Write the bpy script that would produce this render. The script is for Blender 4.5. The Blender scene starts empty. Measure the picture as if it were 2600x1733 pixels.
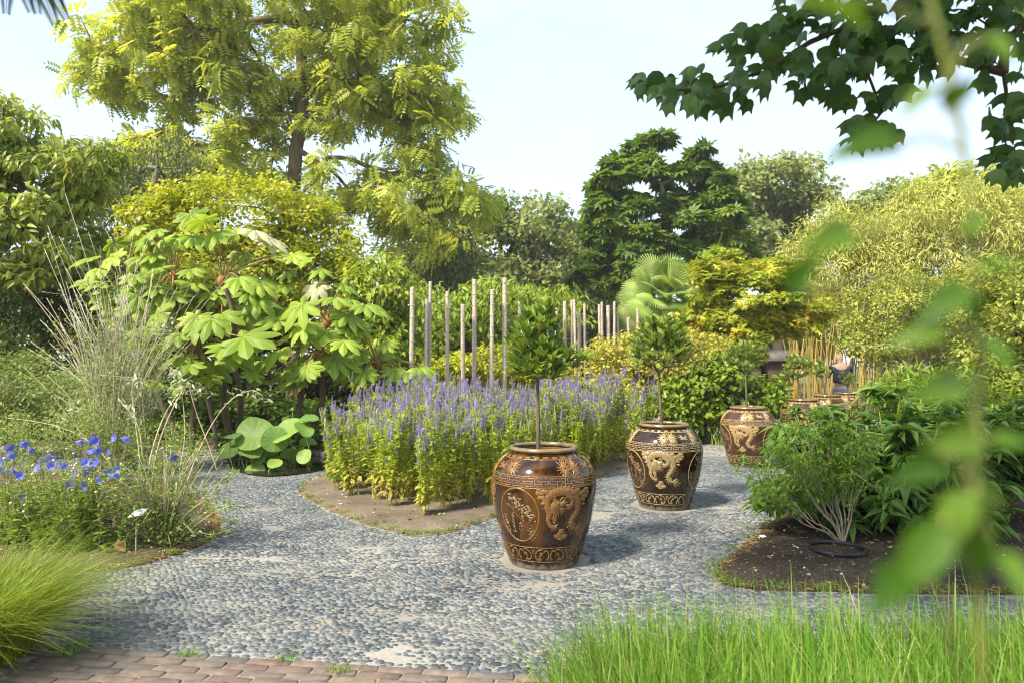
import bpy, math, random
import numpy as np
from mathutils import Vector, Matrix, kdtree

random.seed(7)
RNG = np.random.default_rng(7)
SC = bpy.context.scene
COL = SC.collection
R = math.radians

# ------------------------------------------------------------------ camera
CAM_H = 1.5
FPX = 1733.0                      # 24 mm on a 36 mm sensor, in photo pixels
HORIZON = 925.0
PITCH = math.atan((HORIZON - 866.5) / FPX)
cam_d = bpy.data.cameras.new('camera'); cam = bpy.data.objects.new('camera', cam_d); COL.objects.link(cam)
cam_d.lens = 24.0; cam_d.sensor_width = 36.0; cam_d.clip_start = 0.05; cam_d.clip_end = 2000
cam.location = (0, 0, CAM_H); cam.rotation_euler = (R(90) + PITCH, 0, 0)
cam_d.dof.use_dof = True; cam_d.dof.focus_distance = 6.0; cam_d.dof.aperture_fstop = 3.0
SC.camera = cam

# ------------------------------------------------------------------ light
SUN_DIR = Vector((-0.60, -0.56, 0.90)).normalized()      # towards the sun: left, a little behind the camera
sun_d = bpy.data.lights.new('sun', 'SUN'); sun = bpy.data.objects.new('sun', sun_d); COL.objects.link(sun)
sun_d.energy = 2.8; sun_d.angle = R(8); sun_d.color = (1.0, 0.91, 0.74)
sun.rotation_euler = (-SUN_DIR).to_track_quat('-Z', 'Y').to_euler()
sun.location = (-20, -10, 30)
world = bpy.data.worlds.new('World'); SC.world = world; world.use_nodes = True
wn = world.node_tree; wn.nodes.clear()
def wnode(t, **kw):
    n = wn.nodes.new(t)
    for k, v in kw.items(): setattr(n, k, v)
    return n
w_out = wnode('ShaderNodeOutputWorld'); w_bg = wnode('ShaderNodeBackground'); w_bg.inputs['Strength'].default_value = 0.15
w_sky = wnode('ShaderNodeTexSky', sky_type='NISHITA', sun_disc=False)
w_sky.sun_elevation = math.asin(SUN_DIR.z); w_sky.sun_rotation = math.atan2(SUN_DIR.x, SUN_DIR.y)
w_sky.air_density = 1.0; w_sky.dust_density = 2.0; w_sky.ozone_density = 1.0
w_tc = wnode('ShaderNodeTexCoord'); w_map = wnode('ShaderNodeMapping'); w_map.inputs['Scale'].default_value = (1.0, 1.0, 2.6)
w_map.inputs['Location'].default_value = (0.35, 0.2, 0.1)
w_noise = wnode('ShaderNodeTexNoise'); w_noise.inputs['Scale'].default_value = 2.3; w_noise.inputs['Detail'].default_value = 8
w_noise.inputs['Roughness'].default_value = 0.62; w_noise.inputs['Distortion'].default_value = 0.4
w_ramp = wnode('ShaderNodeValToRGB')
w_ramp.color_ramp.elements[0].position = 0.34; w_ramp.color_ramp.elements[0].color = (0.30, 0.30, 0.30, 1)
w_ramp.color_ramp.elements[1].position = 0.66; w_ramp.color_ramp.elements[1].color = (0.96, 0.96, 0.96, 1)
w_mix = wnode('ShaderNodeMix', data_type='RGBA'); w_mix.inputs[7].default_value = (1.82, 2.08, 2.26, 1)
wn.links.new(w_tc.outputs['Generated'], w_map.inputs['Vector']); wn.links.new(w_map.outputs[0], w_noise.inputs['Vector'])
wn.links.new(w_noise.outputs[0], w_ramp.inputs[0]); wn.links.new(w_ramp.outputs[0], w_mix.inputs[0])
wn.links.new(w_sky.outputs[0], w_mix.inputs[6]); wn.links.new(w_mix.outputs[2], w_bg.inputs['Color']); wn.links.new(w_bg.outputs[0], w_out.inputs[0])
SC.view_settings.view_transform = 'Standard'; SC.view_settings.look = 'None'; SC.view_settings.gamma = 1.0
SC.view_settings.exposure = 1.8; SC.view_settings.use_curve_mapping = False
SC.render.engine = 'CYCLES'
cy = SC.cycles
cy.use_denoising = True; cy.max_bounces = 9; cy.diffuse_bounces = 6; cy.glossy_bounces = 3; cy.transmission_bounces = 6
cy.transparent_max_bounces = 4; cy.use_adaptive_sampling = True; cy.adaptive_threshold = 0.02
cy.filter_width = 1.1; cy.caustics_reflective = False; cy.caustics_refractive = False; cy.sample_clamp_indirect = 6.0

# ------------------------------------------------------------------ layout helpers: a photo pixel plus a real distance gives a point in the place
def at(px, py, d):
    xc = (px - 1300.0) / FPX; yc = (866.5 - py) / FPX
    ry = math.cos(PITCH) - yc * math.sin(PITCH); rz = math.sin(PITCH) + yc * math.cos(PITCH)
    k = d / ry
    return np.array((xc * k, d, CAM_H + rz * k))
def ground(px, py):
    xc = (px - 1300.0) / FPX; yc = (866.5 - py) / FPX
    ry = math.cos(PITCH) - yc * math.sin(PITCH); rz = math.sin(PITCH) + yc * math.cos(PITCH)
    k = -CAM_H / rz
    return np.array((xc * k, ry * k, 0.0))

# ------------------------------------------------------------------ mesh helpers
class Geo:
    def __init__(s): s.V = []; s.F = {}; s.n = 0; s.var = []
    def add(s, V, F, var=0.5):
        V = np.asarray(V, float).reshape(-1, 3)
        Fs = F if isinstance(F, (list, tuple)) and len(F) and isinstance(F[0], np.ndarray) and F[0].ndim == 2 else [np.asarray(F, int)]
        for f in Fs:
            f = np.asarray(f, int)
            if f.size: s.F.setdefault(f.shape[1], []).append(f + s.n)
        s.V.append(V); s.n += len(V)
        s.var.append(np.broadcast_to(np.asarray(var, float), (len(V),)).copy())
        return s
    def mesh(s, name, base=(0, 0, 0), smooth=False):
        V = np.concatenate(s.V) - np.asarray(base, float)
        me = bpy.data.meshes.new(name)
        me.vertices.add(len(V)); me.vertices.foreach_set('co', V.astype(np.float32).ravel())
        loops, starts, c = [], [], 0
        for k, fl in s.F.items():
            f = np.concatenate(fl); loops.append(f.ravel()); starts.append(np.arange(len(f)) * k + c); c += f.size
        loops = np.concatenate(loops); starts = np.concatenate(starts)
        me.loops.add(len(loops)); me.loops.foreach_set('vertex_index', loops.astype(np.int32))
        me.polygons.add(len(starts)); me.polygons.foreach_set('loop_start', starts.astype(np.int32))
        if smooth: me.polygons.foreach_set('use_smooth', np.ones(len(starts), bool))
        a = me.attributes.new('var', 'FLOAT', 'POINT'); a.data.foreach_set('value', np.concatenate(s.var).astype(np.float32))
        me.update(calc_edges=True)
        return me
    def obj(s, name, mat, parent=None, smooth=False, base=None, kind=None):
        if base is None: base = wloc(parent)
        o = link(name, s.mesh(name, base, smooth), mat, parent)
        if parent is None: o.location = base
        if kind: o['kind'] = kind
        return o
def wloc(o):
    v = Vector((0, 0, 0))
    while o is not None: v += o.location; o = o.parent
    return tuple(v)
def link(name, me, mat=None, parent=None):
    o = bpy.data.objects.new(name, me); COL.objects.link(o)
    if parent is not None: o.parent = parent
    if mat is not None and not me.materials: me.materials.append(mat)
    return o
def tag(o, label, cat, group=None):
    o['label'] = label; o['category'] = cat
    if group: o['group'] = group
    return o
def thing(name, label, cat, loc=(0, 0, 0), group=None):
    o = bpy.data.objects.new(name, None); COL.objects.link(o); o.location = tuple(float(c) for c in loc)
    o.empty_display_size = 0.1
    return tag(o, label, cat, group)
def struct(o): o['kind'] = 'structure'; return o
def copy_tree(o, parent=None):
    c = o.copy(); COL.objects.link(c)
    if parent is not None: c.parent = parent
    for ch in list(o.children): copy_tree(ch, c)
    return c
def unit(a):
    a = np.asarray(a, float)
    return a / np.maximum(np.linalg.norm(a, axis=-1, keepdims=True), 1e-9)
def tube(pts, rads, sides=5, cap=True):
    P = np.asarray(pts, float); n = len(P); rads = np.broadcast_to(np.asarray(rads, float), (n,))
    T = unit(np.gradient(P, axis=0))
    ref = np.where(np.abs(T[:, 2:3]) > 0.9, np.array([[1., 0, 0]]), np.array([[0, 0, 1.]]))
    if np.any(np.abs(T[:, 2]) > 0.9) and not np.all(np.abs(T[:, 2]) > 0.9): ref = np.tile(np.array([[0.83, 0.55, 0.08]]), (n, 1))
    A = unit(np.cross(T, ref)); B = np.cross(T, A)
    a = np.arange(sides) * 2 * math.pi / sides
    V = P[:, None, :] + rads[:, None, None] * (np.cos(a)[None, :, None] * A[:, None, :] + np.sin(a)[None, :, None] * B[:, None, :])
    i = np.arange(n - 1)[:, None] * sides; j = np.arange(sides)[None, :]; j2 = (j + 1) % sides
    F = np.stack([i + j, i + j2, i + sides + j2, i + sides + j], -1).reshape(-1, 4)
    out = [F]
    V = V.reshape(-1, 3)
    if cap:
        V = np.concatenate([V, P[-1:]]); b = (n - 1) * sides; c = n * sides
        out.append(np.array([(b + k, b + (k + 1) % sides, c) for k in range(sides)]))
    return V, out
def lathe(prof, seg=48, closed=False):
    prof = np.asarray(prof, float); n = len(prof); a = np.arange(seg) * 2 * math.pi / seg
    V = np.stack([prof[:, None, 0] * np.sin(a), -prof[:, None, 0] * np.cos(a), np.repeat(prof[:, None, 1], seg, 1)], -1).reshape(-1, 3)
    i = np.arange(n - 1)[:, None] * seg; j = np.arange(seg)[None, :]; j2 = (j + 1) % seg
    return V, np.stack([i + j, i + j2, i + seg + j2, i + seg + j], -1).reshape(-1, 4)
def box(cx, cy_, cz, sx, sy, sz, rot=0.0):
    c, s = math.cos(rot), math.sin(rot)
    V = np.array([(x, y, z) for x in (-.5, .5) for y in (-.5, .5) for z in (-.5, .5)]) * (sx, sy, sz)
    V = np.stack([V[:, 0] * c - V[:, 1] * s + cx, V[:, 0] * s + V[:, 1] * c + cy_, V[:, 2] + cz], -1)
    return V, np.array([(0, 1, 3, 2), (4, 6, 7, 5), (0, 4, 5, 1), (2, 3, 7, 6), (0, 2, 6, 4), (1, 5, 7, 3)])

# leaf templates: (along, across, lift) and faces
T_SIMPLE = (np.array([(0, 0, 0), (.45, .5, .07), (1, 0, -.1), (.45, -.5, .07)]), np.array([(0, 3, 2), (0, 2, 1)]))
T_MED = (np.array([(0, 0, 0), (.35, 0, 0), (.7, 0, -.03), (1, 0, -.13), (.28, .44, .07), (.68, .36, .03), (.28, -.44, .07), (.68, -.36, .03)]),
         np.array([(0, 6, 1), (0, 1, 4), (1, 6, 7), (1, 7, 2), (1, 2, 5), (1, 5, 4), (2, 7, 3), (2, 3, 5)]))
def t_pinnate(n=5, droop=.3, w=.30):
    V, F = [], []
    for k in range(n):
        t = .18 + .8 * k / n
        for s in (1, -1):
            b = len(V); z = -droop * t * t; l = w * (1 - .35 * abs(t - .5))
            V += [(t, 0, z), (t - .01, s * l * .55, z - .015), (t + .14, s * l, z - .09), (t + .17, s * l * .45, z - .03)]
            F += [(b, b + 1, b + 2), (b, b + 2, b + 3)]
    b = len(V); V += [(.95, 0, -droop * .9), (1.05, .07, -droop), (1.25, 0, -droop * 1.35), (1.05, -.07, -droop)]; F += [(b, b + 1, b + 2), (b, b + 2, b + 3)]
    return np.array(V, float), np.array(F)
T_PIN = t_pinnate(5)
def t_fan(n=5, spread=1.1, w=.16):
    V, F = [], []
    for k in range(n):
        a = spread * (k / (n - 1) - .5) * 2; L = 1 - .28 * abs(a)
        c, s = math.cos(a), math.sin(a); b = len(V); z = -.1 * abs(a)
        for (u, v, h) in ((0, 0, 0), (.5 * L, w, .05), (L, 0, -.12), (.5 * L, -w, .05)):
            V.append((u * c - v * s, u * s + v * c, h + z * u))
        F += [(b, b + 3, b + 2), (b, b + 2, b + 1)]
    return np.array(V, float), np.array(F)
T_FAN = t_fan()
T_PALM5 = t_fan(5, 1.25, .15)
def leaves(P, D, N, L, W, tmpl, rng=RNG, var=None):
    P = np.asarray(P, float); n = len(P)
    D = unit(D); S = unit(np.cross(N, D)); N = np.cross(D, S)
    L = np.broadcast_to(np.asarray(L, float), (n,)); W = np.broadcast_to(np.asarray(W, float), (n,))
    T, F = tmpl; k = len(T)
    V = (P[:, None, :] + (T[None, :, 0:1] * L[:, None, None]) * D[:, None, :] + (T[None, :, 1:2] * W[:, None, None]) * S[:, None, :]
         + (T[None, :, 2:3] * L[:, None, None]) * N[:, None, :]).reshape(-1, 3)
    FF = (F[None] + (np.arange(n) * k)[:, None, None]).reshape(-1, F.shape[1])
    if var is None: var = rng.random(n)
    return V, FF, np.repeat(var, k)
def frame(P, D, N, s=1.0):
    D = Vector(unit(D)); N = Vector(unit(N)); S = N.cross(D).normalized(); N = D.cross(S)
    return Matrix(((D.x * s, S.x * s, N.x * s, P[0]), (D.y * s, S.y * s, N.y * s, P[1]), (D.z * s, S.z * s, N.z * s, P[2]), (0, 0, 0, 1)))

# ------------------------------------------------------------------ materials
def newmat(name):
    m = bpy.data.materials.new(name); m.use_nodes = True; nt = m.node_tree; nt.nodes.clear()
    out = nt.nodes.new('ShaderNodeOutputMaterial')
    return m, nt, out
def nd(nt, t, **kw):
    n = nt.nodes.new(t)
    for k, v in kw.items(): setattr(n, k, v)
    return n
def ramp(nt, src, stops):
    r = nd(nt, 'ShaderNodeValToRGB'); e = r.color_ramp.elements
    while len(e) < len(stops): e.new(0.5)
    for k, (p, c) in enumerate(stops): e[k].position = p; e[k].color = (*c, 1)
    nt.links.new(src, r.inputs[0]); return r.outputs[0]
def leaf_mat(name, cols, trans=.38, rough=.45, tint=(1.25, 1.15, .65), objrand=False, spec=.35, vein=0.0, sat=0.0, gain=1.0):
    """cols: list of base colours spread over the per-leaf random value"""
    m, nt, out = newmat(name)
    if objrand: src = nd(nt, 'ShaderNodeObjectInfo').outputs['Random']
    else: a = nd(nt, 'ShaderNodeAttribute', attribute_name='var'); src = a.outputs['Fac']
    n = len(cols)
    c = ramp(nt, src, [(k / max(1, n - 1), cols[k]) for k in range(n)])
    g = nd(nt, 'ShaderNodeNewGeometry'); nz = nd(nt, 'ShaderNodeTexNoise'); nz.inputs['Scale'].default_value = 1.3; nz.inputs['Detail'].default_value = 3
    nt.links.new(g.outputs['Position'], nz.inputs['Vector'])
    hs = nd(nt, 'ShaderNodeHueSaturation'); mr = nd(nt, 'ShaderNodeMapRange')
    mr.inputs[1].default_value = .3; mr.inputs[2].default_value = .7; mr.inputs[3].default_value = .88 * gain; mr.inputs[4].default_value = 1.32 * gain
    nt.links.new(nz.outputs[0], mr.inputs[0]); nt.links.new(mr.outputs[0], hs.inputs['Value']); nt.links.new(c, hs.inputs['Color'])
    hs.inputs['Saturation'].default_value = 1.0 + sat
    base = hs.outputs[0]
    if vein:                                                   # paler midribs, a few brown-edged patches
        av = nd(nt, 'ShaderNodeAttribute', attribute_name='var'); vf = ramp(nt, av.outputs['Fac'], [(.80, (0, 0, 0)), (1, (vein,) * 3)])
        mv = nd(nt, 'ShaderNodeMix', data_type='RGBA'); nt.links.new(vf, mv.inputs[0]); nt.links.new(base, mv.inputs[6]); mv.inputs[7].default_value = (.44, .48, .16, 1)
        nb_ = nd(nt, 'ShaderNodeTexNoise'); nb_.inputs['Scale'].default_value = 7; nb_.inputs['Detail'].default_value = 6; nt.links.new(g.outputs['Position'], nb_.inputs['Vector'])
        bf = ramp(nt, nb_.outputs[0], [(.66, (0, 0, 0)), (.72, (.7, .7, .7))]); mb = nd(nt, 'ShaderNodeMix', data_type='RGBA'); nt.links.new(bf, mb.inputs[0]); nt.links.new(mv.outputs[2], mb.inputs[6]); mb.inputs[7].default_value = (.30, .24, .06, 1); base = mb.outputs[2]
    p = nd(nt, 'ShaderNodeBsdfPrincipled'); p.inputs['Roughness'].default_value = rough; p.inputs['Specular IOR Level'].default_value = spec
    nt.links.new(base, p.inputs['Base Color'])
    t = nd(nt, 'ShaderNodeBsdfTranslucent'); mul = nd(nt, 'ShaderNodeMix', data_type='RGBA', blend_type='MULTIPLY'); mul.inputs[0].default_value = 1
    mul.inputs[7].default_value = (*tint, 1); nt.links.new(base, mul.inputs[6]); nt.links.new(mul.outputs[2], t.inputs['Color'])
    mx = nd(nt, 'ShaderNodeMixShader'); mx.inputs[0].default_value = trans
    nt.links.new(p.outputs[0], mx.inputs[1]); nt.links.new(t.outputs[0], mx.inputs[2]); nt.links.new(mx.outputs[0], out.inputs[0])
    return m
def noise_mat(name, stops, scale=8, detail=6, rough=.8, bump=0.0, stretch=(1, 1, 1), coord='Object', spec=.3, bscale=None, bdist=.01, rrough=.6):
    m, nt, out = newmat(name)
    tc = nd(nt, 'ShaderNodeTexCoord'); mp = nd(nt, 'ShaderNodeMapping'); mp.inputs['Scale'].default_value = stretch
    nt.links.new(tc.outputs[coord], mp.inputs[0])
    nz = nd(nt, 'ShaderNodeTexNoise'); nz.inputs['Scale'].default_value = scale; nz.inputs['Detail'].default_value = detail; nz.inputs['Roughness'].default_value = rrough
    nt.links.new(mp.outputs[0], nz.inputs['Vector'])
    c = ramp(nt, nz.outputs[0], stops)
    p = nd(nt, 'ShaderNodeBsdfPrincipled'); p.inputs['Roughness'].default_value = rough; p.inputs['Specular IOR Level'].default_value = spec
    nt.links.new(c, p.inputs['Base Color']); nt.links.new(p.outputs[0], out.inputs[0])
    if bump:
        b = nd(nt, 'ShaderNodeBump'); b.inputs['Strength'].default_value = bump; b.inputs['Distance'].default_value = bdist
        n2 = nd(nt, 'ShaderNodeTexNoise'); n2.inputs['Scale'].default_value = bscale or scale * 3; n2.inputs['Detail'].default_value = 6
        nt.links.new(mp.outputs[0], n2.inputs['Vector']); nt.links.new(n2.outputs[0], b.inputs['Height']); nt.links.new(b.outputs[0], p.inputs['Normal'])
    return m

M = {}
M['bark'] = noise_mat('bark', [(.3, (.07, .052, .036)), (.7, (.17, .13, .09))], 9, rough=.9, bump=.6, stretch=(1, 1, .25), bdist=.03)
M['bark_dark'] = noise_mat('bark_dark', [(.3, (.035, .024, .016)), (.7, (.09, .06, .04))], 12, rough=.9, bump=.6, stretch=(1, 1, .3), bdist=.02)
M['bark_grey'] = noise_mat('bark_grey', [(.3, (.13, .11, .09)), (.7, (.27, .24, .2))], 20, rough=.9, bump=.4, stretch=(1, 1, .3))
M['twig'] = noise_mat('twig', [(.3, (.16, .12, .07)), (.7, (.30, .24, .15))], 30, rough=.85)
# ------------------------------------------------------------------ setting: ground, pebble path, brick path, beds
def inside(poly, X, Y):
    poly = np.asarray(poly)[:, :2]; c = np.zeros(np.shape(X), bool); j = len(poly) - 1
    for i in range(len(poly)):
        xi, yi = poly[i]; xj, yj = poly[j]
        c ^= ((yi > Y) != (yj > Y)) & (X < (xj - xi) * (Y - yi) / (yj - yi + 1e-12) + xi); j = i
    return c
def edge_dist(poly, X, Y):
    poly = np.asarray(poly)[:, :2]; d = np.full(np.shape(X), 1e9)
    for i in range(len(poly)):
        a = poly[i]; b = poly[(i + 1) % len(poly)]; ab = b - a
        t = np.clip(((X - a[0]) * ab[0] + (Y - a[1]) * ab[1]) / (ab @ ab + 1e-12), 0, 1)
        d = np.minimum(d, np.hypot(X - a[0] - t * ab[0], Y - a[1] - t * ab[1]))
    return d
def smooth_poly(pts, it=2):
    P = np.asarray(pts, float)[:, :2]
    for _ in range(it):
        Q = np.roll(P, -1, 0); P = np.stack([.75 * P + .25 * Q, .25 * P + .75 * Q], 1).reshape(-1, 2)
    return P
_ng = np.random.default_rng(3).random((64, 64))
def vnoise(X, Y):
    xi = np.floor(X).astype(int); yi = np.floor(Y).astype(int); fx = X - xi; fy = Y - yi
    fx = fx * fx * (3 - 2 * fx); fy = fy * fy * (3 - 2 * fy)
    g = lambda a, b: _ng[a % 64, b % 64]
    return (g(xi, yi) * (1 - fx) + g(xi + 1, yi) * fx) * (1 - fy) + (g(xi, yi + 1) * (1 - fx) + g(xi + 1, yi + 1) * fx) * fy
def fbm(X, Y, s=1.0, o=4):
    r = 0; a = .5
    for k in range(o): r = r + a * vnoise(X * s + 17 * k, Y * s + 5 * k); a *= .5; s *= 2.03
    return r / .9375

BED_MID = smooth_poly([ground(*p) for p in [(745, 1243), (790, 1272), (836, 1297), (922, 1329), (1008, 1354), (1060, 1364), (1110, 1361), (1152, 1352), (1261, 1313), (1400, 1262), (1500, 1225), (1590, 1183), (1680, 1150), (1740, 1112)]]
                      + [np.array((3.2, 16.5, 0)), np.array((-2.2, 16.5, 0)), np.array((-2.45, 12, 0)), np.array((-2.55, 9.6, 0))])
BED_RIGHT = smooth_poly([ground(*p) for p in [(2150, 1180), (2060, 1232), (1990, 1298), (1935, 1348), (1850, 1417), (1816, 1450), (1824, 1480), (1880, 1496), (1980, 1502), (2340, 1509), (2600, 1513), (2900, 1517)]]
                        + [np.array((9, 5.0, 0)), np.array((11, 10.5, 0)), np.array((7, 10.6, 0))])
BED_LEFT = smooth_poly([ground(*p) for p in [(100, 1462), (330, 1444), (440, 1413), (545, 1372), (562, 1338), (540, 1290), (470, 1245), (300, 1212), (100, 1200), (-300, 1200), (-420, 1470)]])
BED_BACK = smooth_poly([np.array(p) for p in [(-12, 12.6, 0), (-6.2, 12.4, 0), (-3.2, 11.6, 0), (-3.0, 13, 0), (-3.0, 20, 0), (-12, 20, 0)]])
POND = smooth_poly([ground(*p) for p in [(590, 1196), (660, 1212), (740, 1208), (835, 1193), (850, 1172), (800, 1150), (640, 1148), (570, 1165)]])

M['earth'] = noise_mat('earth', [(.25, (.06, .05, .03)), (.5, (.10, .10, .04)), (.75, (.13, .15, .05))], 1.5, rough=.95, bump=.4, bdist=.03)
g = Geo(); n = 60
xs = np.linspace(-260, 260, n); ys = np.linspace(-60, 520, n)
# one ground sheet to the horizon
X, Y = np.meshgrid(xs, ys); V = np.stack([X, Y, np.full_like(X, -.012)], -1).reshape(-1, 3)
i = (np.arange(n - 1)[:, None] * n + np.arange(n - 1)[None]).ravel(); g.add(V, np.stack([i, i + 1, i + n + 1, i + n], -1))
struct(g.obj('ground', M['earth']))

# mortar bed of the pebble path
m, nt, out = newmat('mortar'); M['mortar'] = m
tc = nd(nt, 'ShaderNodeTexCoord'); n1 = nd(nt, 'ShaderNodeTexNoise'); n1.inputs['Scale'].default_value = 1.1; n1.inputs['Detail'].default_value = 8
n2 = nd(nt, 'ShaderNodeTexNoise'); n2.inputs['Scale'].default_value = 60; n2.inputs['Detail'].default_value = 4
vo = nd(nt, 'ShaderNodeTexVoronoi', feature='SMOOTH_F1'); vo.inputs['Scale'].default_value = 22; vo.inputs['Smoothness'].default_value = .25
nt.links.new(tc.outputs['Object'], n1.inputs[0]); nt.links.new(tc.outputs['Object'], n2.inputs[0]); nt.links.new(tc.outputs['Object'], vo.inputs[0])
c1 = ramp(nt, n1.outputs[0], [(.3, (.20, .18, .155)), (.55, (.29, .265, .235)), (.8, (.36, .335, .305))])
c2 = ramp(nt, n2.outputs[0], [(.3, (.75, .75, .75)), (.7, (1.1, 1.1, 1.1))])
mu = nd(nt, 'ShaderNodeMix', data_type='RGBA', blend_type='MULTIPLY'); mu.inputs[0].default_value = 1; nt.links.new(c1, mu.inputs[6]); nt.links.new(c2, mu.inputs[7])
# far away, past the built pebbles, the material shows them
sx = nd(nt, 'ShaderNodeSeparateXYZ'); nt.links.new(tc.outputs['Object'], sx.inputs[0])
far = nd(nt, 'ShaderNodeMapRange'); far.inputs[1].default_value = 11.1; far.inputs[2].default_value = 11.3; nt.links.new(sx.outputs[1], far.inputs[0])
pe = ramp(nt, vo.outputs['Distance'], [(.42, (1, 1, 1)), (.5, (0, 0, 0))])
mm = nd(nt, 'ShaderNodeMath', operation='MULTIPLY'); nt.links.new(pe, mm.inputs[0]); nt.links.new(far.outputs[0], mm.inputs[1])
mx = nd(nt, 'ShaderNodeMix', data_type='RGBA'); nt.links.new(mm.outputs[0], mx.inputs[0]); nt.links.new(mu.outputs[2], mx.inputs[6]); mx.inputs[7].default_value = (.055, .07, .085, 1)
p = nd(nt, 'ShaderNodeBsdfPrincipled'); p.inputs['Roughness'].default_value = .9; nt.links.new(mx.outputs[2], p.inputs['Base Color'])
bp = nd(nt, 'ShaderNodeBump'); bp.inputs['Strength'].default_value = .35; bp.inputs['Distance'].default_value = .01; nt.links.new(n2.outputs[0], bp.inputs['Height']); nt.links.new(bp.outputs[0], p.inputs['Normal'])
nt.links.new(p.outputs[0], out.inputs[0])
PATH = np.array([(-9, 2.4), (9, 2.4), (12, 8), (12, 24), (-4, 17), (-12, 17), (-12, 6)])
n = 90; xs = np.linspace(-12, 12, n); ys = np.linspace(2.3, 24, n); X, Y = np.meshgrid(xs, ys)
Z = .004 + .02 * (fbm(X, Y, .8) - .5) * 0
V = np.stack([X, Y, Z], -1).reshape(-1, 3); i = (np.arange(n - 1)[:, None] * n + np.arange(n - 1)[None]).ravel()
g = Geo(); g.add(V, np.stack([i, i + 1, i + n + 1, i + n], -1))
path = struct(g.obj('pebble_path', M['mortar']))

# brick path: its far edge runs a little askew
BA = ground(190, 1648); BB = ground(1360, 1722); bdir = unit((BB - BA)[:2]); bnrm = np.array((-bdir[1], bdir[0]))
m, nt, out = newmat('brick'); M['brick'] = m
oi = nd(nt, 'ShaderNodeObjectInfo'); tc = nd(nt, 'ShaderNodeTexCoord')
c1 = ramp(nt, oi.outputs['Random'], [(0, (.125, .087, .072)), (.3, (.15, .113, .095)), (.5, (.125, .105, .093)), (.72, (.17, .13, .10)), (.86, (.09, .088, .088)), (1, (.20, .16, .115))])
nz = nd(nt, 'ShaderNodeTexNoise'); nz.inputs['Scale'].default_value = 22; nz.inputs['Detail'].default_value = 8; nt.links.new(nd(nt, 'ShaderNodeNewGeometry').outputs['Position'], nz.inputs[0])
c2 = ramp(nt, nz.outputs[0], [(.3, (.7, .7, .7)), (.6, (1.05, 1.03, 1)), (.78, (1.6, 1.55, 1.45))])
mu = nd(nt, 'ShaderNodeMix', data_type='RGBA', blend_type='MULTIPLY'); mu.inputs[0].default_value = 1; nt.links.new(c1, mu.inputs[6]); nt.links.new(c2, mu.inputs[7])
p = nd(nt, 'ShaderNodeBsdfPrincipled'); p.inputs['Roughness'].default_value = .85; nt.links.new(mu.outputs[2], p.inputs['Base Color'])
bp = nd(nt, 'ShaderNodeBump'); bp.inputs['Strength'].default_value = .5; bp.inputs['Distance'].default_value = .006; nt.links.new(nz.outputs[0], bp.inputs['Height']); nt.links.new(bp.outputs[0], p.inputs['Normal'])
nt.links.new(p.outputs[0], out.inputs[0])
M['joint_sand'] = noise_mat('joint_sand', [(.3, (.20, .165, .11)), (.7, (.31, .255, .18))], 40, rough=.95, bump=.5)
g = Geo(); c = BA[:2] - bdir * 1.2; e = BA[:2] + bdir * 6.0; w = -bnrm * 2.2
g.add([(*c, .012), (*(c + w), .012), (*(e + w), .012), (*e, .012)], np.array([(0, 1, 2, 3)]))
bpath = struct(g.obj('brick_path', M['joint_sand']))
def brick_mesh(sx, sy, sz, seed):
    r = np.random.default_rng(seed); b = .008
    V = []
    for z, o in ((0, 0), (sz - b * .8, 0), (sz, b)):
        for (x, y) in ((-1, -1), (1, -1), (1, 1), (-1, 1)): V.append((x * (sx / 2 - o) + r.normal(0, .002), y * (sy / 2 - o) + r.normal(0, .0015), z + r.normal(0, .001)))
    F = [(0, 1, 5, 4), (1, 2, 6, 5), (2, 3, 7, 6), (3, 0, 4, 7), (4, 5, 9, 8), (5, 6, 10, 9), (6, 7, 11, 10), (7, 4, 8, 11), (8, 9, 10, 11)]
    g = Geo(); g.add(V, np.array(F)); return g.mesh('brick')
bl, bw, jt = .215, .058, .010
bms = [brick_mesh(bl, bw, .06, k) for k in range(5)]
rg = random.Random(4)
for row in range(18):
    off = (row % 2) * .5 * bl + rg.uniform(-.03, .03)
    for k in range(-6, 24):
        s = off + k * (bl + jt); q = BA[:2] + bdir * (s + .0) - bnrm * (row * (bw + jt) + bw / 2)
        o = link('brick', bms[rg.randrange(5)], M['brick'], bpath)
        o.location = (q[0], q[1], -.039 + rg.uniform(-.003, .003)); o.rotation_euler = (rg.gauss(0, .012), rg.gauss(0, .008), math.atan2(bdir[1], bdir[0]) + rg.gauss(0, .012))

# pebbles
PATH_OK = lambda X, Y: (~inside(BED_MID, X, Y)) & (~inside(BED_RIGHT, X, Y)) & (~inside(BED_LEFT, X, Y)) & (~inside(POND, X, Y)) & (~inside(BED_BACK, X, Y)) & (((X - BA[0]) * bnrm[0] + (Y - BA[1]) * bnrm[1]) > .02)
def in_view(X, Y, m=60): px = 1300 + X / Y * FPX; return (px > -m) & (px < 2600 + m)
rg = np.random.default_rng(11)
sp = .0435
nx, ny = int(16 / sp), int(8.0 / (sp * .80))
X, Y = np.meshgrid(np.arange(nx) * sp - 8, 3.25 + np.arange(ny) * sp * .80); X = X + (np.arange(ny) % 2)[:, None] * sp * .5
X = (X + rg.normal(0, sp * .24, X.shape)).ravel(); Y = (Y + rg.normal(0, sp * .2, Y.shape)).ravel()
k = in_view(X, Y) & PATH_OK(X, Y); X, Y = X[k], Y[k]
P = np.stack([X, Y], 1)
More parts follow.
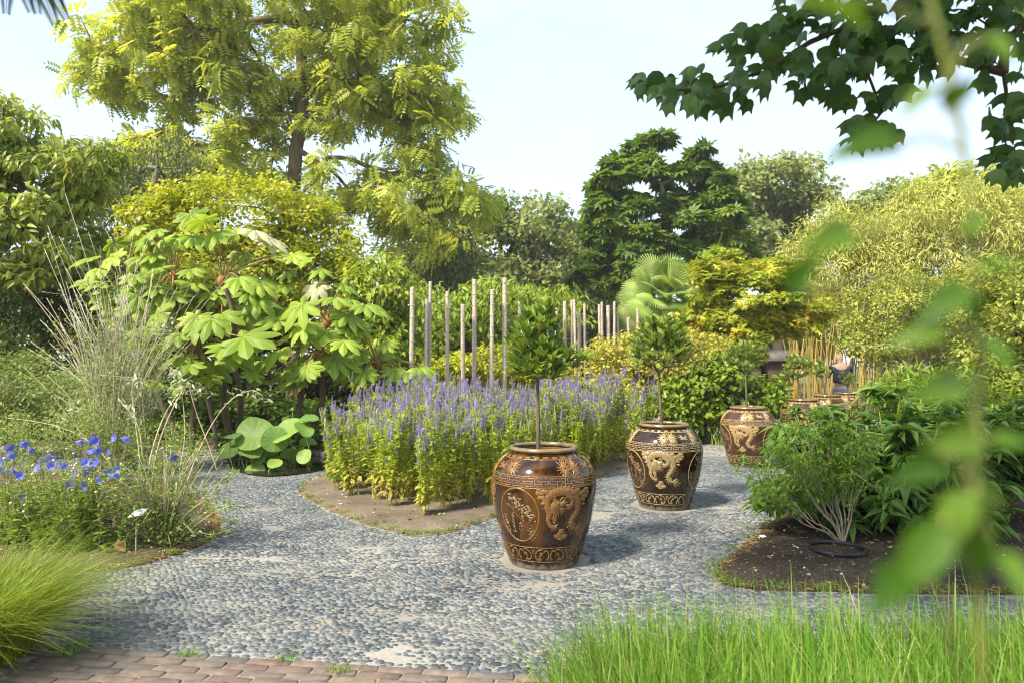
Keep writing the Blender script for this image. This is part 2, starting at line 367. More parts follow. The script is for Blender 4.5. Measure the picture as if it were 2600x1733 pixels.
for _ in range(2):                                             # push neighbours apart
    kd = kdtree.KDTree(len(P))
    for i_, q in enumerate(P): kd.insert((q[0], q[1] * 1.22, 0), i_)
    kd.balance(); D = np.zeros_like(P)
    for i_, q in enumerate(P):
        for co, j_, d_ in kd.find_n((q[0], q[1] * 1.22, 0), 5)[1:]:
            if d_ < sp * .95 and d_ > 1e-6:
                w_ = (sp * .95 - d_) * .3 / d_; D[i_, 0] += (q[0] - co[0]) * w_; D[i_, 1] += (q[1] * 1.22 - co[1]) * w_ / 1.22
    P += D
X, Y = P[:, 0], P[:, 1]
pots_xy = []
dens = .55 * fbm(X * .7, Y * 1.5, 1.9, 4) + .45 * fbm(X * .6 + 3, Y * 1.5, 6.5, 3)
bald = dens > .675
near_bed = np.minimum(np.minimum(edge_dist(BED_MID, X, Y), edge_dist(BED_LEFT, X, Y)), edge_dist(BED_RIGHT, X, Y))
sandy = (near_bed < .02 + .16 * np.clip(fbm(X + 9, Y, 2.2, 3) - .45, 0, 1)) & (rg.random(len(X)) < .85)
keep = PATH_OK(X, Y) & ~(bald & (rg.random(len(X)) < .9)) & ~sandy
for (qx, qy) in ((.245, 5.3), (1.62, 7.3)): keep &= np.hypot(X - qx, Y - qy) > .33 + .05 * vnoise(X * 9, Y * 9)
X, Y, dens = X[keep], Y[keep], dens[keep]; N_ = len(X)
sz = np.clip(rg.normal(1, .16, N_), .6, 1.4) * np.where(dens > .575, .84, 1.0)
ang = 1.2 * (fbm(X, Y, .7, 3) - .5) * 2 + rg.normal(0, .35, N_)
A = .0243 * sz * np.clip(rg.normal(1, .12, N_), .7, 1.3); B = .0162 * sz * np.clip(rg.normal(1, .12, N_), .7, 1.3); H = .0075 * sz + rg.normal(0, .0015, N_)
H = np.clip(H - np.clip(dens - .5, 0, .2) * .03, .004, .02)
def pebble_tmpl(seed):
    r = np.random.default_rng(seed); V = []
    for lv, (q, h) in enumerate(((1.0, -.25), (.86, .62))):
        for k in range(8):
            a = k * math.pi / 4; j = 1 + r.normal(0, .07); V.append((math.cos(a) * q * j, math.sin(a) * q * j * (1 + .12 * math.cos(a)), h))
    V.append((0, 0, 1.0)); F = []
    for k in range(8):
        l = (k + 1) % 8; F += [(k, l, 8 + l), (k, 8 + l, 8 + k), (8 + k, 8 + l, 16)]
    return np.array(V), np.array(F)
PT = [pebble_tmpl(k) for k in range(6)]
tid = rg.integers(0, 6, N_)
m, nt, out = newmat('pebble'); M['pebble'] = m
at1 = nd(nt, 'ShaderNodeAttribute', attribute_name='var')
c1 = ramp(nt, at1.outputs['Fac'], [(0, (.028, .037, .046)), (.35, (.052, .067, .079)), (.6, (.078, .096, .107)), (.8, (.104, .121, .126)), (.93, (.15, .16, .155)), (1, (.18, .145, .11))])
nz = nd(nt, 'ShaderNodeTexNoise'); nz.inputs['Scale'].default_value = 35; nz.inputs['Detail'].default_value = 6; gp = nd(nt, 'ShaderNodeNewGeometry').outputs['Position']; nt.links.new(gp, nz.inputs[0])
n3 = nd(nt, 'ShaderNodeTexNoise'); n3.inputs['Scale'].default_value = 1.7; n3.inputs['Detail'].default_value = 5; nt.links.new(gp, n3.inputs[0])
du = ramp(nt, n3.outputs[0], [(.42, (0, 0, 0)), (.72, (.45, .45, .45))])
mx = nd(nt, 'ShaderNodeMix', data_type='RGBA'); nt.links.new(du, mx.inputs[0]); nt.links.new(c1, mx.inputs[6]); mx.inputs[7].default_value = (.21, .205, .19, 1)
c2 = ramp(nt, nz.outputs[0], [(.3, (.8, .8, .8)), (.7, (1.2, 1.2, 1.2))])
mu = nd(nt, 'ShaderNodeMix', data_type='RGBA', blend_type='MULTIPLY'); mu.inputs[0].default_value = 1; nt.links.new(mx.outputs[2], mu.inputs[6]); nt.links.new(c2, mu.inputs[7])
p = nd(nt, 'ShaderNodeBsdfPrincipled'); p.inputs['Roughness'].default_value = .55; nt.links.new(mu.outputs[2], p.inputs['Base Color']); nt.links.new(p.outputs[0], out.inputs[0])
def pebble_verts(i_, T):
    c, s = math.cos(ang[i_]), math.sin(ang[i_]); x = T[:, 0] * A[i_]; y = T[:, 1] * B[i_]
    return np.stack([x * c - y * s, x * s + y * c, T[:, 2] * H[i_]], -1)
app = A * B / Y ** 3
order = np.argsort(-app * (np.abs(1300 + X / Y * FPX - 1300) < 1250) * (((X < .1) | (Y > 3.9))))
big = order[:300]; rest = np.setdiff1d(np.arange(N_), big)
# 300 largest in view: objects sharing 30 meshes
pm = []
for k in range(30):
    i_ = big[k * 10]; g = Geo(); g.add(pebble_verts(i_, PT[k % 6][0]), PT[k % 6][1], (k + .5) / 30 * .9); pm.append(g.mesh('pebble', smooth=True))
for k, i_ in enumerate(big):
    o = link('pebble', pm[k % 30], M['pebble'], path); o.location = (X[i_], Y[i_], .004); o.rotation_euler = (0, 0, rg.normal(0, .15))
g = Geo()
for t in range(6):
    ids = rest[tid[rest] == t]; T, F = PT[t]
    c, s = np.cos(ang[ids])[:, None], np.sin(ang[ids])[:, None]; x = T[None, :, 0] * A[ids][:, None]; y = T[None, :, 1] * B[ids][:, None]
    V = np.stack([x * c - y * s + X[ids][:, None], x * s + y * c + Y[ids][:, None], T[None, :, 2] * H[ids][:, None] + .004], -1).reshape(-1, 3)
    FF = (F[None] + (np.arange(len(ids)) * len(T))[:, None, None]).reshape(-1, 3)
    g.add(V, FF, np.repeat(rg.random(len(ids)) ** 1.2, len(T)))
g.obj('pebbles', M['pebble'], path, smooth=True, kind='stuff')

# planting beds: low mounds of sandy soil
def soil(name, cols, seed):
    m, nt, out = newmat(name); gp = nd(nt, 'ShaderNodeNewGeometry').outputs['Position']
    n1 = nd(nt, 'ShaderNodeTexNoise'); n1.inputs['Scale'].default_value = 2.2; n1.inputs['Detail'].default_value = 9; n1.inputs['Roughness'].default_value = .65; nt.links.new(gp, n1.inputs[0])
    n2 = nd(nt, 'ShaderNodeTexNoise'); n2.inputs['Scale'].default_value = 90; n2.inputs['Detail'].default_value = 5; nt.links.new(gp, n2.inputs[0])
    c1 = ramp(nt, n1.outputs[0], [(.3, cols[0]), (.52, cols[1]), (.72, cols[2])]); c2 = ramp(nt, n2.outputs[0], [(.3, (.55, .55, .55)), (.55, (1, 1, 1)), (.72, (1.5, 1.5, 1.5))])
    mu = nd(nt, 'ShaderNodeMix', data_type='RGBA', blend_type='MULTIPLY'); mu.inputs[0].default_value = 1; nt.links.new(c1, mu.inputs[6]); nt.links.new(c2, mu.inputs[7])
    p = nd(nt, 'ShaderNodeBsdfPrincipled'); p.inputs['Roughness'].default_value = .95; p.inputs['Specular IOR Level'].default_value = .1; nt.links.new(mu.outputs[2], p.inputs['Base Color'])
    b = nd(nt, 'ShaderNodeBump'); b.inputs['Strength'].default_value = .9; b.inputs['Distance'].default_value = .012; nt.links.new(n2.outputs[0], b.inputs['Height']); nt.links.new(b.outputs[0], p.inputs['Normal'])
    nt.links.new(p.outputs[0], out.inputs[0]); M[name] = m; return m
soil('soil_sandy', [(.11, .085, .06), (.175, .14, .103), (.24, .20, .155)], 1)
soil('soil_dark', [(.042, .031, .022), (.072, .055, .04), (.115, .092, .067)], 2)
soil('soil_left', [(.052, .038, .026), (.098, .073, .05), (.16, .125, .085)], 3)
def bed(poly, mat, h=.05, step=.045, clip_y=99):
    x0, y0 = poly.min(0); x1, y1 = poly.max(0); y1 = min(y1, clip_y)
    xs = np.arange(x0 - step, x1 + step, step); ys = np.arange(y0 - step, y1 + step, step); X, Y = np.meshgrid(xs, ys)
    ins = inside(poly, X, Y); d = edge_dist(poly, X, Y) * np.where(ins, 1, -1)
    Z = np.where(d > -.02, .003 + h * np.clip((d + .02) / .22, 0, 1) ** .6 + .03 * (fbm(X, Y, 3.1) - .5) * np.clip(d / .2, 0, 1) + .016 * (fbm(X, Y, 16, 2) - .5), -.03)
    ok = d > -step * .9
    n = len(xs); idx = (np.arange(len(ys) - 1)[:, None] * n + np.arange(n - 1)[None]).ravel()
    okr = ok.ravel(); F = np.stack([idx, idx + 1, idx + n + 1, idx + n], -1); F = F[okr[F].all(1)]
    V = np.stack([X, Y, Z], -1).reshape(-1, 3); used = np.unique(F); mp = np.zeros(len(V), int); mp[used] = np.arange(len(used))
    g = Geo(); g.add(V[used], mp[F]); return struct(g.obj('planting_bed', mat, smooth=True))
bm_ = bed(BED_MID, M['soil_sandy'], .05, .05)
br_ = bed(BED_RIGHT, M['soil_dark'], .045, .06)
bl_ = bed(BED_LEFT, M['soil_left'], .05, .05)
bed(BED_BACK, M['soil_dark'], .08, .2)

# crumbs, shell bits and dead leaf scraps on the beds and path (uncountable)
M['crumb'] = leaf_mat('crumb', [(.06, .04, .025), (.20, .14, .09), (.34, .27, .19), (.62, .58, .52)], trans=0, rough=.8)
M['straw'] = leaf_mat('straw', [(.28, .19, .07), (.42, .31, .13), (.34, .20, .08)], trans=.15, rough=.7)
def scatter(poly, n, rng, edge=None):
    x0, y0 = poly.min(0); x1, y1 = poly.max(0); out = []
    while sum(map(len, out)) < n:
        X = rng.uniform(x0, x1, n * 3); Y = rng.uniform(y0, y1, n * 3); k = inside(poly, X, Y) & in_view(X, Y)
        if edge: k &= edge_dist(poly, X, Y) < edge
        out.append(np.stack([X[k], Y[k]], 1))
        if len(out) > 40: break
    return np.concatenate(out)[:n]
for poly, par, n in ((BED_MID, bm_, 13000), (BED_RIGHT, br_, 11000), (BED_LEFT, bl_, 6000)):
    q = scatter(poly, n, rg); P3 = np.column_stack([q, .055 + rg.uniform(0, .012, len(q))]); a = rg.uniform(0, 6.28, len(q))
    d = edge_dist(poly, q[:, 0], q[:, 1]); P3[:, 2] = .008 + .05 * np.clip(d / .22, 0, 1) ** .6
    s = rg.exponential(.009, len(q)) + .005
    V, F, v = leaves(P3, np.column_stack([np.cos(a), np.sin(a), rg.normal(0, .3, len(q))]), np.column_stack([rg.normal(0, .3, (len(q), 2)), np.ones(len(q))]), s, s * .8, T_SIMPLE, rg, rg.random(len(q)) ** (1.8 if par is not br_ else 3.2))
    g = Geo(); g.add(V, F, v); g.obj('soil_crumbs', M['crumb'], par, kind='stuff')
    q = scatter(poly, 4200, rg, .13); a = rg.uniform(0, 6.28, len(q)); P3 = np.column_stack([q, np.full(len(q), .022)])
    V, F, v = leaves(P3, np.column_stack([np.cos(a), np.sin(a), rg.normal(0, .25, len(q))]), np.column_stack([rg.normal(0, .3, (len(q), 2)), np.ones(len(q))]), rg.uniform(.025, .085, len(q)), .007, T_SIMPLE, rg)
    g = Geo(); g.add(V, F, v); g.obj('dry_grass_edge', M['straw'], par, kind='stuff')
# ------------------------------------------------------------------ glazed dragon pots
PROF = np.array([(.255, 0), (.266, .004), (.272, .03), (.300, .11), (.333, .22), (.361, .33), (.383, .44), (.396, .54), (.400, .60), (.396, .65), (.382, .70), (.358, .745), (.325, .785), (.288, .815), (.258, .832), (.250, .842)])
_zz = np.linspace(0, .842, 60)
def _smooth_prof():
    r = np.interp(_zz, PROF[:, 1], PROF[:, 0])
    for _ in range(3): r[2:-2] = (r[:-4] + 2 * r[1:-3] + 3 * r[2:-2] + 2 * r[3:-1] + r[4:]) / 9
    return r
_rr = _smooth_prof()
def prad(z): return np.interp(z, _zz, _rr)
def psurf(th, z, h):
    z = np.asarray(z, float); r = prad(z); dr = (prad(z + .004) - prad(z - .004)) / .008; nl = np.sqrt(1 + dr * dr)
    R_ = r + h / nl; Z_ = z - h * dr / nl
    return np.stack([R_ * np.sin(th), -R_ * np.cos(th), Z_], -1)
class Relief:
    """2D motif (s metres of arc at r = .39, z metres) raised on the pot wall"""
    def __init__(s): s.g = Geo()
    def ribbon(s, pts, w, h=.006, th0=0, k=1.0):
        P = np.asarray(pts, float); n = len(P); w = np.broadcast_to(np.asarray(w, float), (n,))
        T = unit(np.gradient(P, axis=0)); Nn = np.stack([-T[:, 1], T[:, 0]], -1)
        rows = []; h = h * .62
        for o, hh in ((-.5, .0006), (-.3, h * .85), (0, h), (.3, h * .85), (.5, .0006)):
            Q = P + Nn * (w * o)[:, None]; rows.append(psurf(th0 + Q[:, 0] * k / .39, Q[:, 1], hh))
        V = np.stack(rows, 1).reshape(-1, 3); i = np.arange(n - 1)[:, None] * 5; j = np.arange(4)[None]
        s.g.add(V, np.stack([i + j, i + j + 1, i + j + 6, i + j + 5], -1).reshape(-1, 4), RNG.random())
    def blob(s, cx, cz, rx, rz, h=.007, th0=0, rot=0, n=10, k=1.0):
        a = np.arange(n) * 2 * math.pi / n; out = []; h = h * .62
        for q, hh in ((1, .0006), (.72, h * .85)):
            x = np.cos(a) * rx * q; z = np.sin(a) * rz * q; X = cx + x * math.cos(rot) - z * math.sin(rot); Z = cz + x * math.sin(rot) + z * math.cos(rot)
            out.append(psurf(th0 + X * k / .39, Z, hh))
        out.append(psurf(np.array([th0 + cx * k / .39]), np.array([cz]), h)); V = np.concatenate(out)
        F4 = np.array([(j, (j + 1) % n, n + (j + 1) % n, n + j) for j in range(n)]); F3 = np.array([(n + j, n + (j + 1) % n, 2 * n) for j in range(n)])
        s.g.add(V, [F4, F3], RNG.random())
    def spike(s, x, z, ang, L, w, th0=0, k=1.0, h=.006):
        t = np.linspace(0, 1, 4); s.ribbon(np.stack([x + math.cos(ang) * L * t, z + math.sin(ang) * L * t + .0 * t], -1), w * (1 - t * .95), h, th0, k)
def curve(pts, n=40):
    P = np.asarray(pts, float); m = len(P); t = np.linspace(0, m - 1.0001, n); i = t.astype(int); f = (t - i)[:, None]
    g_ = lambda j: P[np.clip(j, 0, m - 1)]
    a, b, c, d = g_(i - 1), g_(i), g_(i + 1), g_(i + 2)
    return .5 * ((2 * b) + (-a + c) * f + (2 * a - 5 * b + 4 * c - d) * f ** 2 + (-a + 3 * b - 3 * c + d) * f ** 3)
def cp(L): return np.array([((x - 640) / 1387., .605 - (y - 640) / 1387.) for x, y in L])   # traced in pixels of one motif
def dragon(rl, th0, k, mir=1):
    kk = k * mir
    body = curve(cp([(360, 905), (322, 800), (330, 715), (400, 668), (500, 652), (600, 662), (690, 700), (745, 760), (750, 830), (715, 895), (668, 945), (655, 995), (690, 1035), (760, 1045)]), 60)
    w = np.interp(np.linspace(0, 1, 60), [0, .1, .5, .85, 1], [.04, .062, .062, .038, .02]); rl.ribbon(body, w, .010, th0, kk)
    for i in range(4, 58, 2):                                  # back crest
        T = body[i + 1] - body[i - 1]; a = math.atan2(T[1], T[0]); sgn = 1 if i < 36 else -1
        for sg in ((1,) if i < 30 else (1, -1)):
            b = a + sg * 1.2; rl.spike(body[i, 0] + math.cos(a + sg * 1.57) * w[i] * .45, body[i, 1] + math.sin(a + sg * 1.57) * w[i] * .45, b, .028, .014, th0, kk)
    loop = curve(cp([(560, 690), (630, 720), (655, 770), (620, 810), (560, 805)]), 16); rl.ribbon(loop, .042, .009, th0, kk)
    # head, horns, beard, whiskers
    hx, hz = cp([(435, 800)])[0]
    rl.blob(hx, hz, .055, .045, .014, th0, .2, 10, kk); rl.blob(hx + .05, hz + .012, .036, .022, .012, th0, .3, 8, kk); rl.blob(hx + .045, hz - .025, .030, .014, .010, th0, -.3, 8, kk)
    rl.blob(hx + .012, hz + .022, .012, .012, .019, th0, 0, 8, kk)
    for a in np.linspace(-2.7, .25, 13): rl.spike(hx + math.cos(a) * .04, hz + math.sin(a) * .035, a + RNG.normal(0, .08), RNG.uniform(.05, .09), .017, th0, kk, .008)
    for a in (2.2, 2.6, 1.8): rl.spike(hx, hz + .03, a, .075, .018, th0, kk, .008)
    for q in ([(500, 770), (545, 740), (540, 790), (510, 800)], [(480, 745), (520, 715), (560, 735)]): rl.ribbon(curve(cp(q), 10), .010, .007, th0, kk)
    # forelegs with claws, tail plume
    for leg in ([(345, 860), (335, 940), (370, 1000), (410, 1010)], [(395, 900), (425, 945), (410, 975)]): rl.ribbon(curve(cp(leg), 12), np.linspace(.045, .026, 12), .009, th0, kk)
    cx, cz = cp([(415, 1010)])[0]
    for a in (-2.2, -1.5, -.8, -.2, .5): rl.spike(cx, cz, a, .045, .016, th0, kk, .008)
    tx, tz = cp([(755, 1045)])[0]
    for a, L in ((.5, .07), (.15, .09), (-.15, .12), (-.45, .12), (-.8, .10), (-1.1, .07), (.8, .05)): rl.spike(tx, tz, a, L, .02, th0, kk, .007)
    for (x, y, rx, ry) in ((235, 670, 60, 28), (290, 655, 55, 26), (250, 715, 55, 24), (215, 640, 30, 20), (300, 745, 45, 20), (270, 775, 30, 18),
                           (720, 655, 50, 22), (800, 690, 75, 28), (870, 660, 60, 26), (850, 725, 70, 22), (900, 690, 45, 18), (820, 755, 50, 18), (840, 800, 35, 16),
                           (480, 1110, 65, 26), (560, 1115, 70, 28), (520, 1075, 60, 24), (525, 1050, 45, 14), (520, 1140, 50, 14)):
        c = cp([(x, y)])[0]; rl.blob(c[0], c[1], rx / 1387, ry / 1387, .008, th0, RNG.normal(0, .1), 9, kk)
def medallion(rl, rf, rr, th0):
    a = np.linspace(0, 2 * math.pi, 49); rl.ribbon(np.stack([np.cos(a) * .165, .415 + np.sin(a) * .195], -1), .011, .006, th0)
    # a blossom tree over a rock, with grasses
    rr.ribbon(curve([(.02, .235), (.035, .30), (.075, .34), (.10, .37), (.125, .40)], 16), np.linspace(.06, .012, 16), .006, th0)
    rr.ribbon(curve([(.05, .32), (.03, .38), (-.02, .42), (-.06, .47), (-.10, .49)], 16), np.linspace(.02, .006, 16), .005, th0)
    rr.ribbon(curve([(.0, .40), (.03, .46), (.02, .53), (-.02, .57)], 12), np.linspace(.012, .005, 12), .005, th0)
    r = np.random.default_rng(5)
    for _ in range(95):
        t = r.uniform(0, 1); x = -.07 + .2 * t + r.normal(0, .02); z = .555 - .15 * t + r.normal(0, .022)
        if (x / .155) ** 2 + ((z - .415) / .185) ** 2 < .95: rf.blob(x, z, .0075, .0065, .005, th0, 0, 5)
    for _ in range(80):
        b = r.integers(0, 3); t = r.uniform(0, 1); x = -.10 + .055 * b + .03 * t * (b - 1) + r.normal(0, .008); z = .28 + .14 * t + r.normal(0, .006)
        rf.blob(x, z, .0045, .006, .004, th0, 0, 5)
    for _ in range(30): rf.blob(.10 + r.normal(0, .02), .30 + r.normal(0, .03), .005, .005, .004, th0, 0, 5)
def fret(rl):
    n = 22; L = 2 * math.pi * .39 / n; z0, z1 = .628, .684; q = .0062
    ring = np.stack([np.linspace(0, 2 * math.pi * .39, 121), np.zeros(121)], -1)
    for z in (z0 - .012, z1 + .012): rl.ribbon(ring + (0, z), .007, .005)
    H = z1 - z0
    for i in range(n):
        b = i * L
        for seg in ([(0, 0), (0, .66), (.42, .66), (.42, .34), (.18, .34)], [(.55, 1), (.55, .3), (.95, .3)], [(.72, .98), (.72, .62), (1.0, .62)], [(0, 0), (.5, 0), (.9, 0)], [(.1, 1), (.6, 1), (1, 1)]):
            for a, c in zip(seg[:-1], seg[1:]): rl.ribbon([(b + a[0] * L, z0 + a[1] * H), (b + (a[0] + c[0]) / 2 * L, z0 + (a[1] + c[1]) / 2 * H), (b + c[0] * L, z0 + c[1] * H)], q, .004)
def scrolls(rl):
    n = 16; L = 2 * math.pi * .39 / n; ring = np.stack([np.linspace(0, 2 * math.pi * .39, 121), np.zeros(121)], -1)
    for z in (.068, .178): rl.ribbon(ring + (0, z), .005, .004)
    for i in range(n):
        b = i * L; m = 1 if i % 2 else -1
        for c in ([(.15, .085), (.05, .11), (.12, .15), (.3, .155), (.36, .135)], [(.5, .085), (.62, .10), (.55, .125), (.42, .12)], [(.5, .085), (.78, .088), (.88, .12), (.75, .15), (.6, .16)], [(.9, .16), (.98, .15), (1.0, .13)]):
            P = np.array([((.5 + (x - .5) * m) * L + b, z) for x, z in c]); rl.ribbon(curve(P, 9), np.linspace(.016, .008, 9), .005)
        rl.blob(b + .5 * L, .165, .02, .007, .005); rl.blob(b + .5 * L, .135, .014, .006, .005)
def shoulder(rl, rg_, th0):
    r = np.random.default_rng(9)
    ring = np.stack([np.linspace(0, 2 * math.pi * .39, 97), np.zeros(97)], -1)
    for s in (-.17, -.08, .20):
        for ring_, n, L in ((0, 15, .072), (1, 10, .045)):
            for j in range(n):
                a = j * 2 * math.pi / n + ring_ * .3 + r.normal(0, .05); rl.spike(s + math.cos(a) * .006, .748 + math.sin(a) * .005, a, L * r.uniform(.8, 1.1), .021, th0, 1.0, .006 + .003 * ring_)
    for a, L in ((2.9, .09), (2.6, .07), (2.3, .05), (.3, .05), (.6, .06), (-.2, .06), (3.3, .07)): rl.spike(.07, .745, a, L, .022, th0)
    for _ in range(9): rg_.blob(r.uniform(-.24, .26), r.uniform(.70, .72), .02, .011, .004, th0, r.uniform(-1, 1), 7)
def glaze(name, stops, rough=.05, coat=1.0, grime=True):
    m, nt, out = newmat(name); tc = nd(nt, 'ShaderNodeTexCoord'); mp = nd(nt, 'ShaderNodeMapping'); mp.inputs['Scale'].default_value = (1, 1, .45); nt.links.new(tc.outputs['Object'], mp.inputs[0])
    nz = nd(nt, 'ShaderNodeTexNoise'); nz.inputs['Scale'].default_value = 6; nz.inputs['Detail'].default_value = 7; nt.links.new(mp.outputs[0], nz.inputs[0]); c = ramp(nt, nz.outputs[0], stops)
    p = nd(nt, 'ShaderNodeBsdfPrincipled'); p.inputs['Specular IOR Level'].default_value = .5; p.inputs['IOR'].default_value = 1.52
    n2 = nd(nt, 'ShaderNodeTexNoise'); n2.inputs['Scale'].default_value = 34; n2.inputs['Detail'].default_value = 6; nt.links.new(mp.outputs[0], n2.inputs[0])
    sx = nd(nt, 'ShaderNodeSeparateXYZ'); nt.links.new(tc.outputs['Object'], sx.inputs[0])
    ad = nd(nt, 'ShaderNodeMath', operation='MULTIPLY_ADD'); nt.links.new(n2.outputs[0], ad.inputs[0]); ad.inputs[1].default_value = .10; nt.links.new(sx.outputs[2], ad.inputs[2])
    gr = ramp(nt, ad.outputs[0], [(.055, (1, 1, 1)), (.098, (0, 0, 0))])        # bare, lime-stained foot
    mx = nd(nt, 'ShaderNodeMix', data_type='RGBA'); nt.links.new(gr, mx.inputs[0]); nt.links.new(c, mx.inputs[6]); mx.inputs[7].default_value = (.20, .17, .13, 1)
    n5 = nd(nt, 'ShaderNodeTexNoise'); n5.inputs['Scale'].default_value = 11; n5.inputs['Detail'].default_value = 9; n5.inputs['Roughness'].default_value = .7; m5 = nd(nt, 'ShaderNodeMapping'); m5.inputs['Scale'].default_value = (2.2, 2.2, .5); nt.links.new(tc.outputs['Object'], m5.inputs[0]); nt.links.new(m5.outputs[0], n5.inputs[0])
    df = ramp(nt, n5.outputs[0], [(.52, (0, 0, 0)), (.78, (.16, .16, .16))]); dm = nd(nt, 'ShaderNodeMix', data_type='RGBA'); nt.links.new(df, dm.inputs[0]); nt.links.new(mx.outputs[2], dm.inputs[6]); dm.inputs[7].default_value = (.22, .18, .13, 1)
    nt.links.new(dm.outputs[2], p.inputs['Base Color'])
    mr = nd(nt, 'ShaderNodeMapRange'); mr.inputs[3].default_value = rough; mr.inputs[4].default_value = .8; nt.links.new(gr, mr.inputs[0]); nt.links.new(mr.outputs[0], p.inputs['Roughness'])
    b = nd(nt, 'ShaderNodeBump'); b.inputs['Strength'].default_value = .04; b.inputs['Distance'].default_value = .01; n4 = nd(nt, 'ShaderNodeTexNoise'); n4.inputs['Scale'].default_value = 9; nt.links.new(tc.outputs['Object'], n4.inputs[0])
    nt.links.new(n4.outputs[0], b.inputs['Height']); nt.links.new(b.outputs[0], p.inputs['Normal'])
    nt.links.new(p.outputs[0], out.inputs[0]); return m
def relief_mat(name, stops, rough=.22):
    m, nt, out = newmat(name); a = nd(nt, 'ShaderNodeAttribute', attribute_name='var'); tc = nd(nt, 'ShaderNodeTexCoord')
    nz = nd(nt, 'ShaderNodeTexNoise'); nz.inputs['Scale'].default_value = 70; nz.inputs['Detail'].default_value = 4; nt.links.new(tc.outputs['Object'], nz.inputs[0])
    c = ramp(nt, nz.outputs[0], stops); p = nd(nt, 'ShaderNodeBsdfPrincipled'); p.inputs['Roughness'].default_value = rough; nt.links.new(c, p.inputs['Base Color'])
    b = nd(nt, 'ShaderNodeBump'); b.inputs['Strength'].default_value = .5; b.inputs['Distance'].default_value = .004; v = nd(nt, 'ShaderNodeTexVoronoi'); v.inputs['Scale'].default_value = 95; nt.links.new(tc.outputs['Object'], v.inputs[0])
    nt.links.new(v.outputs['Distance'], b.inputs['Height']); nt.links.new(b.outputs[0], p.inputs['Normal']); nt.links.new(p.outputs[0], out.inputs[0]); return m
POT_MATS = [
    (glaze('glaze_amber', [(.3, (.008, .003, .0006)), (.5, (.026, .0095, .0012)), (.7, (.085, .032, .0025))]), relief_mat('relief_amber', [(.3, (.10, .047, .010)), (.6, (.21, .108, .027)), (.8, (.32, .185, .06))])),
    (glaze('glaze_umber', [(.3, (.012, .006, .003)), (.6, (.024, .012, .005)), (.8, (.05, .024, .008))]), relief_mat('relief_tan', [(.3, (.18, .125, .055)), (.6, (.32, .235, .115)), (.8, (.42, .33, .19))])),
    (glaze('glaze_brown', [(.3, (.035, .016, .007)), (.6, (.06, .03, .013)), (.8, (.085, .044, .02))], .12), relief_mat('relief_straw', [(.3, (.24, .15, .06)), (.6, (.38, .255, .11)), (.8, (.46, .34, .18))], .3)),
]
M['leaf_print'] = relief_mat('leaf_print', [(.3, (.02, .035, .02)), (.7, (.04, .06, .035))]); M['rust_print'] = relief_mat('rust_print', [(.3, (.05, .02, .006)), (.7, (.10, .04, .010))])
M['flower_print'] = relief_mat('flower_print', [(.3, (.16, .10, .045)), (.7, (.30, .21, .11))])
M['rim_glaze'] = noise_mat('rim_glaze', [(.3, (.11, .07, .028)), (.6, (.20, .145, .07)), (.8, (.29, .23, .135))], 14, rough=.18, spec=.6, stretch=(1, 1, 3))
M['pot_soil'] = noise_mat('pot_soil', [(.3, (.02, .015, .01)), (.7, (.07, .05, .035))], 40, rough=.9, bump=.6)
m, nt, out = newmat('pot_inside'); M['pot_inside'] = m; p = nd(nt, 'ShaderNodeBsdfPrincipled'); p.inputs['Base Color'].default_value = (.17, .08, .018, 1); p.inputs['Roughness'].default_value = .25; nt.links.new(p.outputs[0], out.inputs[0])
_pot_cache = {}
def pot_meshes():
    if _pot_cache: return _pot_cache
    V, F = lathe(np.column_stack([_rr, _zz]), 72); g = Geo(); g.add(V, F); _pot_cache['body'] = g
    a = np.linspace(0, 2 * math.pi, 13); prof = np.column_stack([.247 + .019 * np.cos(a), .861 + .018 * np.sin(a)]); V, F = lathe(prof, 72); g = Geo(); g.add(V, F); _pot_cache['rim'] = g
    V, F = lathe([(.250, .842), (.240, .83), (.262, .80), (.28, .77)][::-1], 72); g = Geo(); g.add(V, F); _pot_cache['inner_wall'] = g
    V, F = lathe([(.285, .772), (.2, .779), (.1, .784), (.001, .787)], 48); g = Geo(); g.add(V, F); _pot_cache['potting_soil'] = g
    for j in range(3):
        d, md, mf, mr, sh, shl = (Relief() for _ in range(6)); dragon(d, R(120 * j), .80, 1); medallion(md, mf, mr, R(120 * j + 60)); shoulder(sh, shl, R(120 * j + 20))
        for nme, rl in (('dragon_relief', d), ('medallion_ring', md), ('blossom_print', mf), ('tree_print', mr), ('shoulder_flowers', sh), ('shoulder_leaves', shl)): _pot_cache[nme + '#%d' % j] = rl.g
    fr, scr, nk = Relief(), Relief(), Relief(); fret(fr); scrolls(scr)
    ring = np.stack([np.linspace(0, 2 * math.pi * .39, 97), np.zeros(97)], -1); nk.ribbon(ring + (0, .806), .006, .004)
    for j in range(26): nk.blob(j * 2 * math.pi * .39 / 26, .818, .034, .006, .004)
    for nme, rl in (('key_fret_band', fr), ('scroll_band', scr), ('neck_band', nk)): _pot_cache[nme] = rl.g
    return _pot_cache
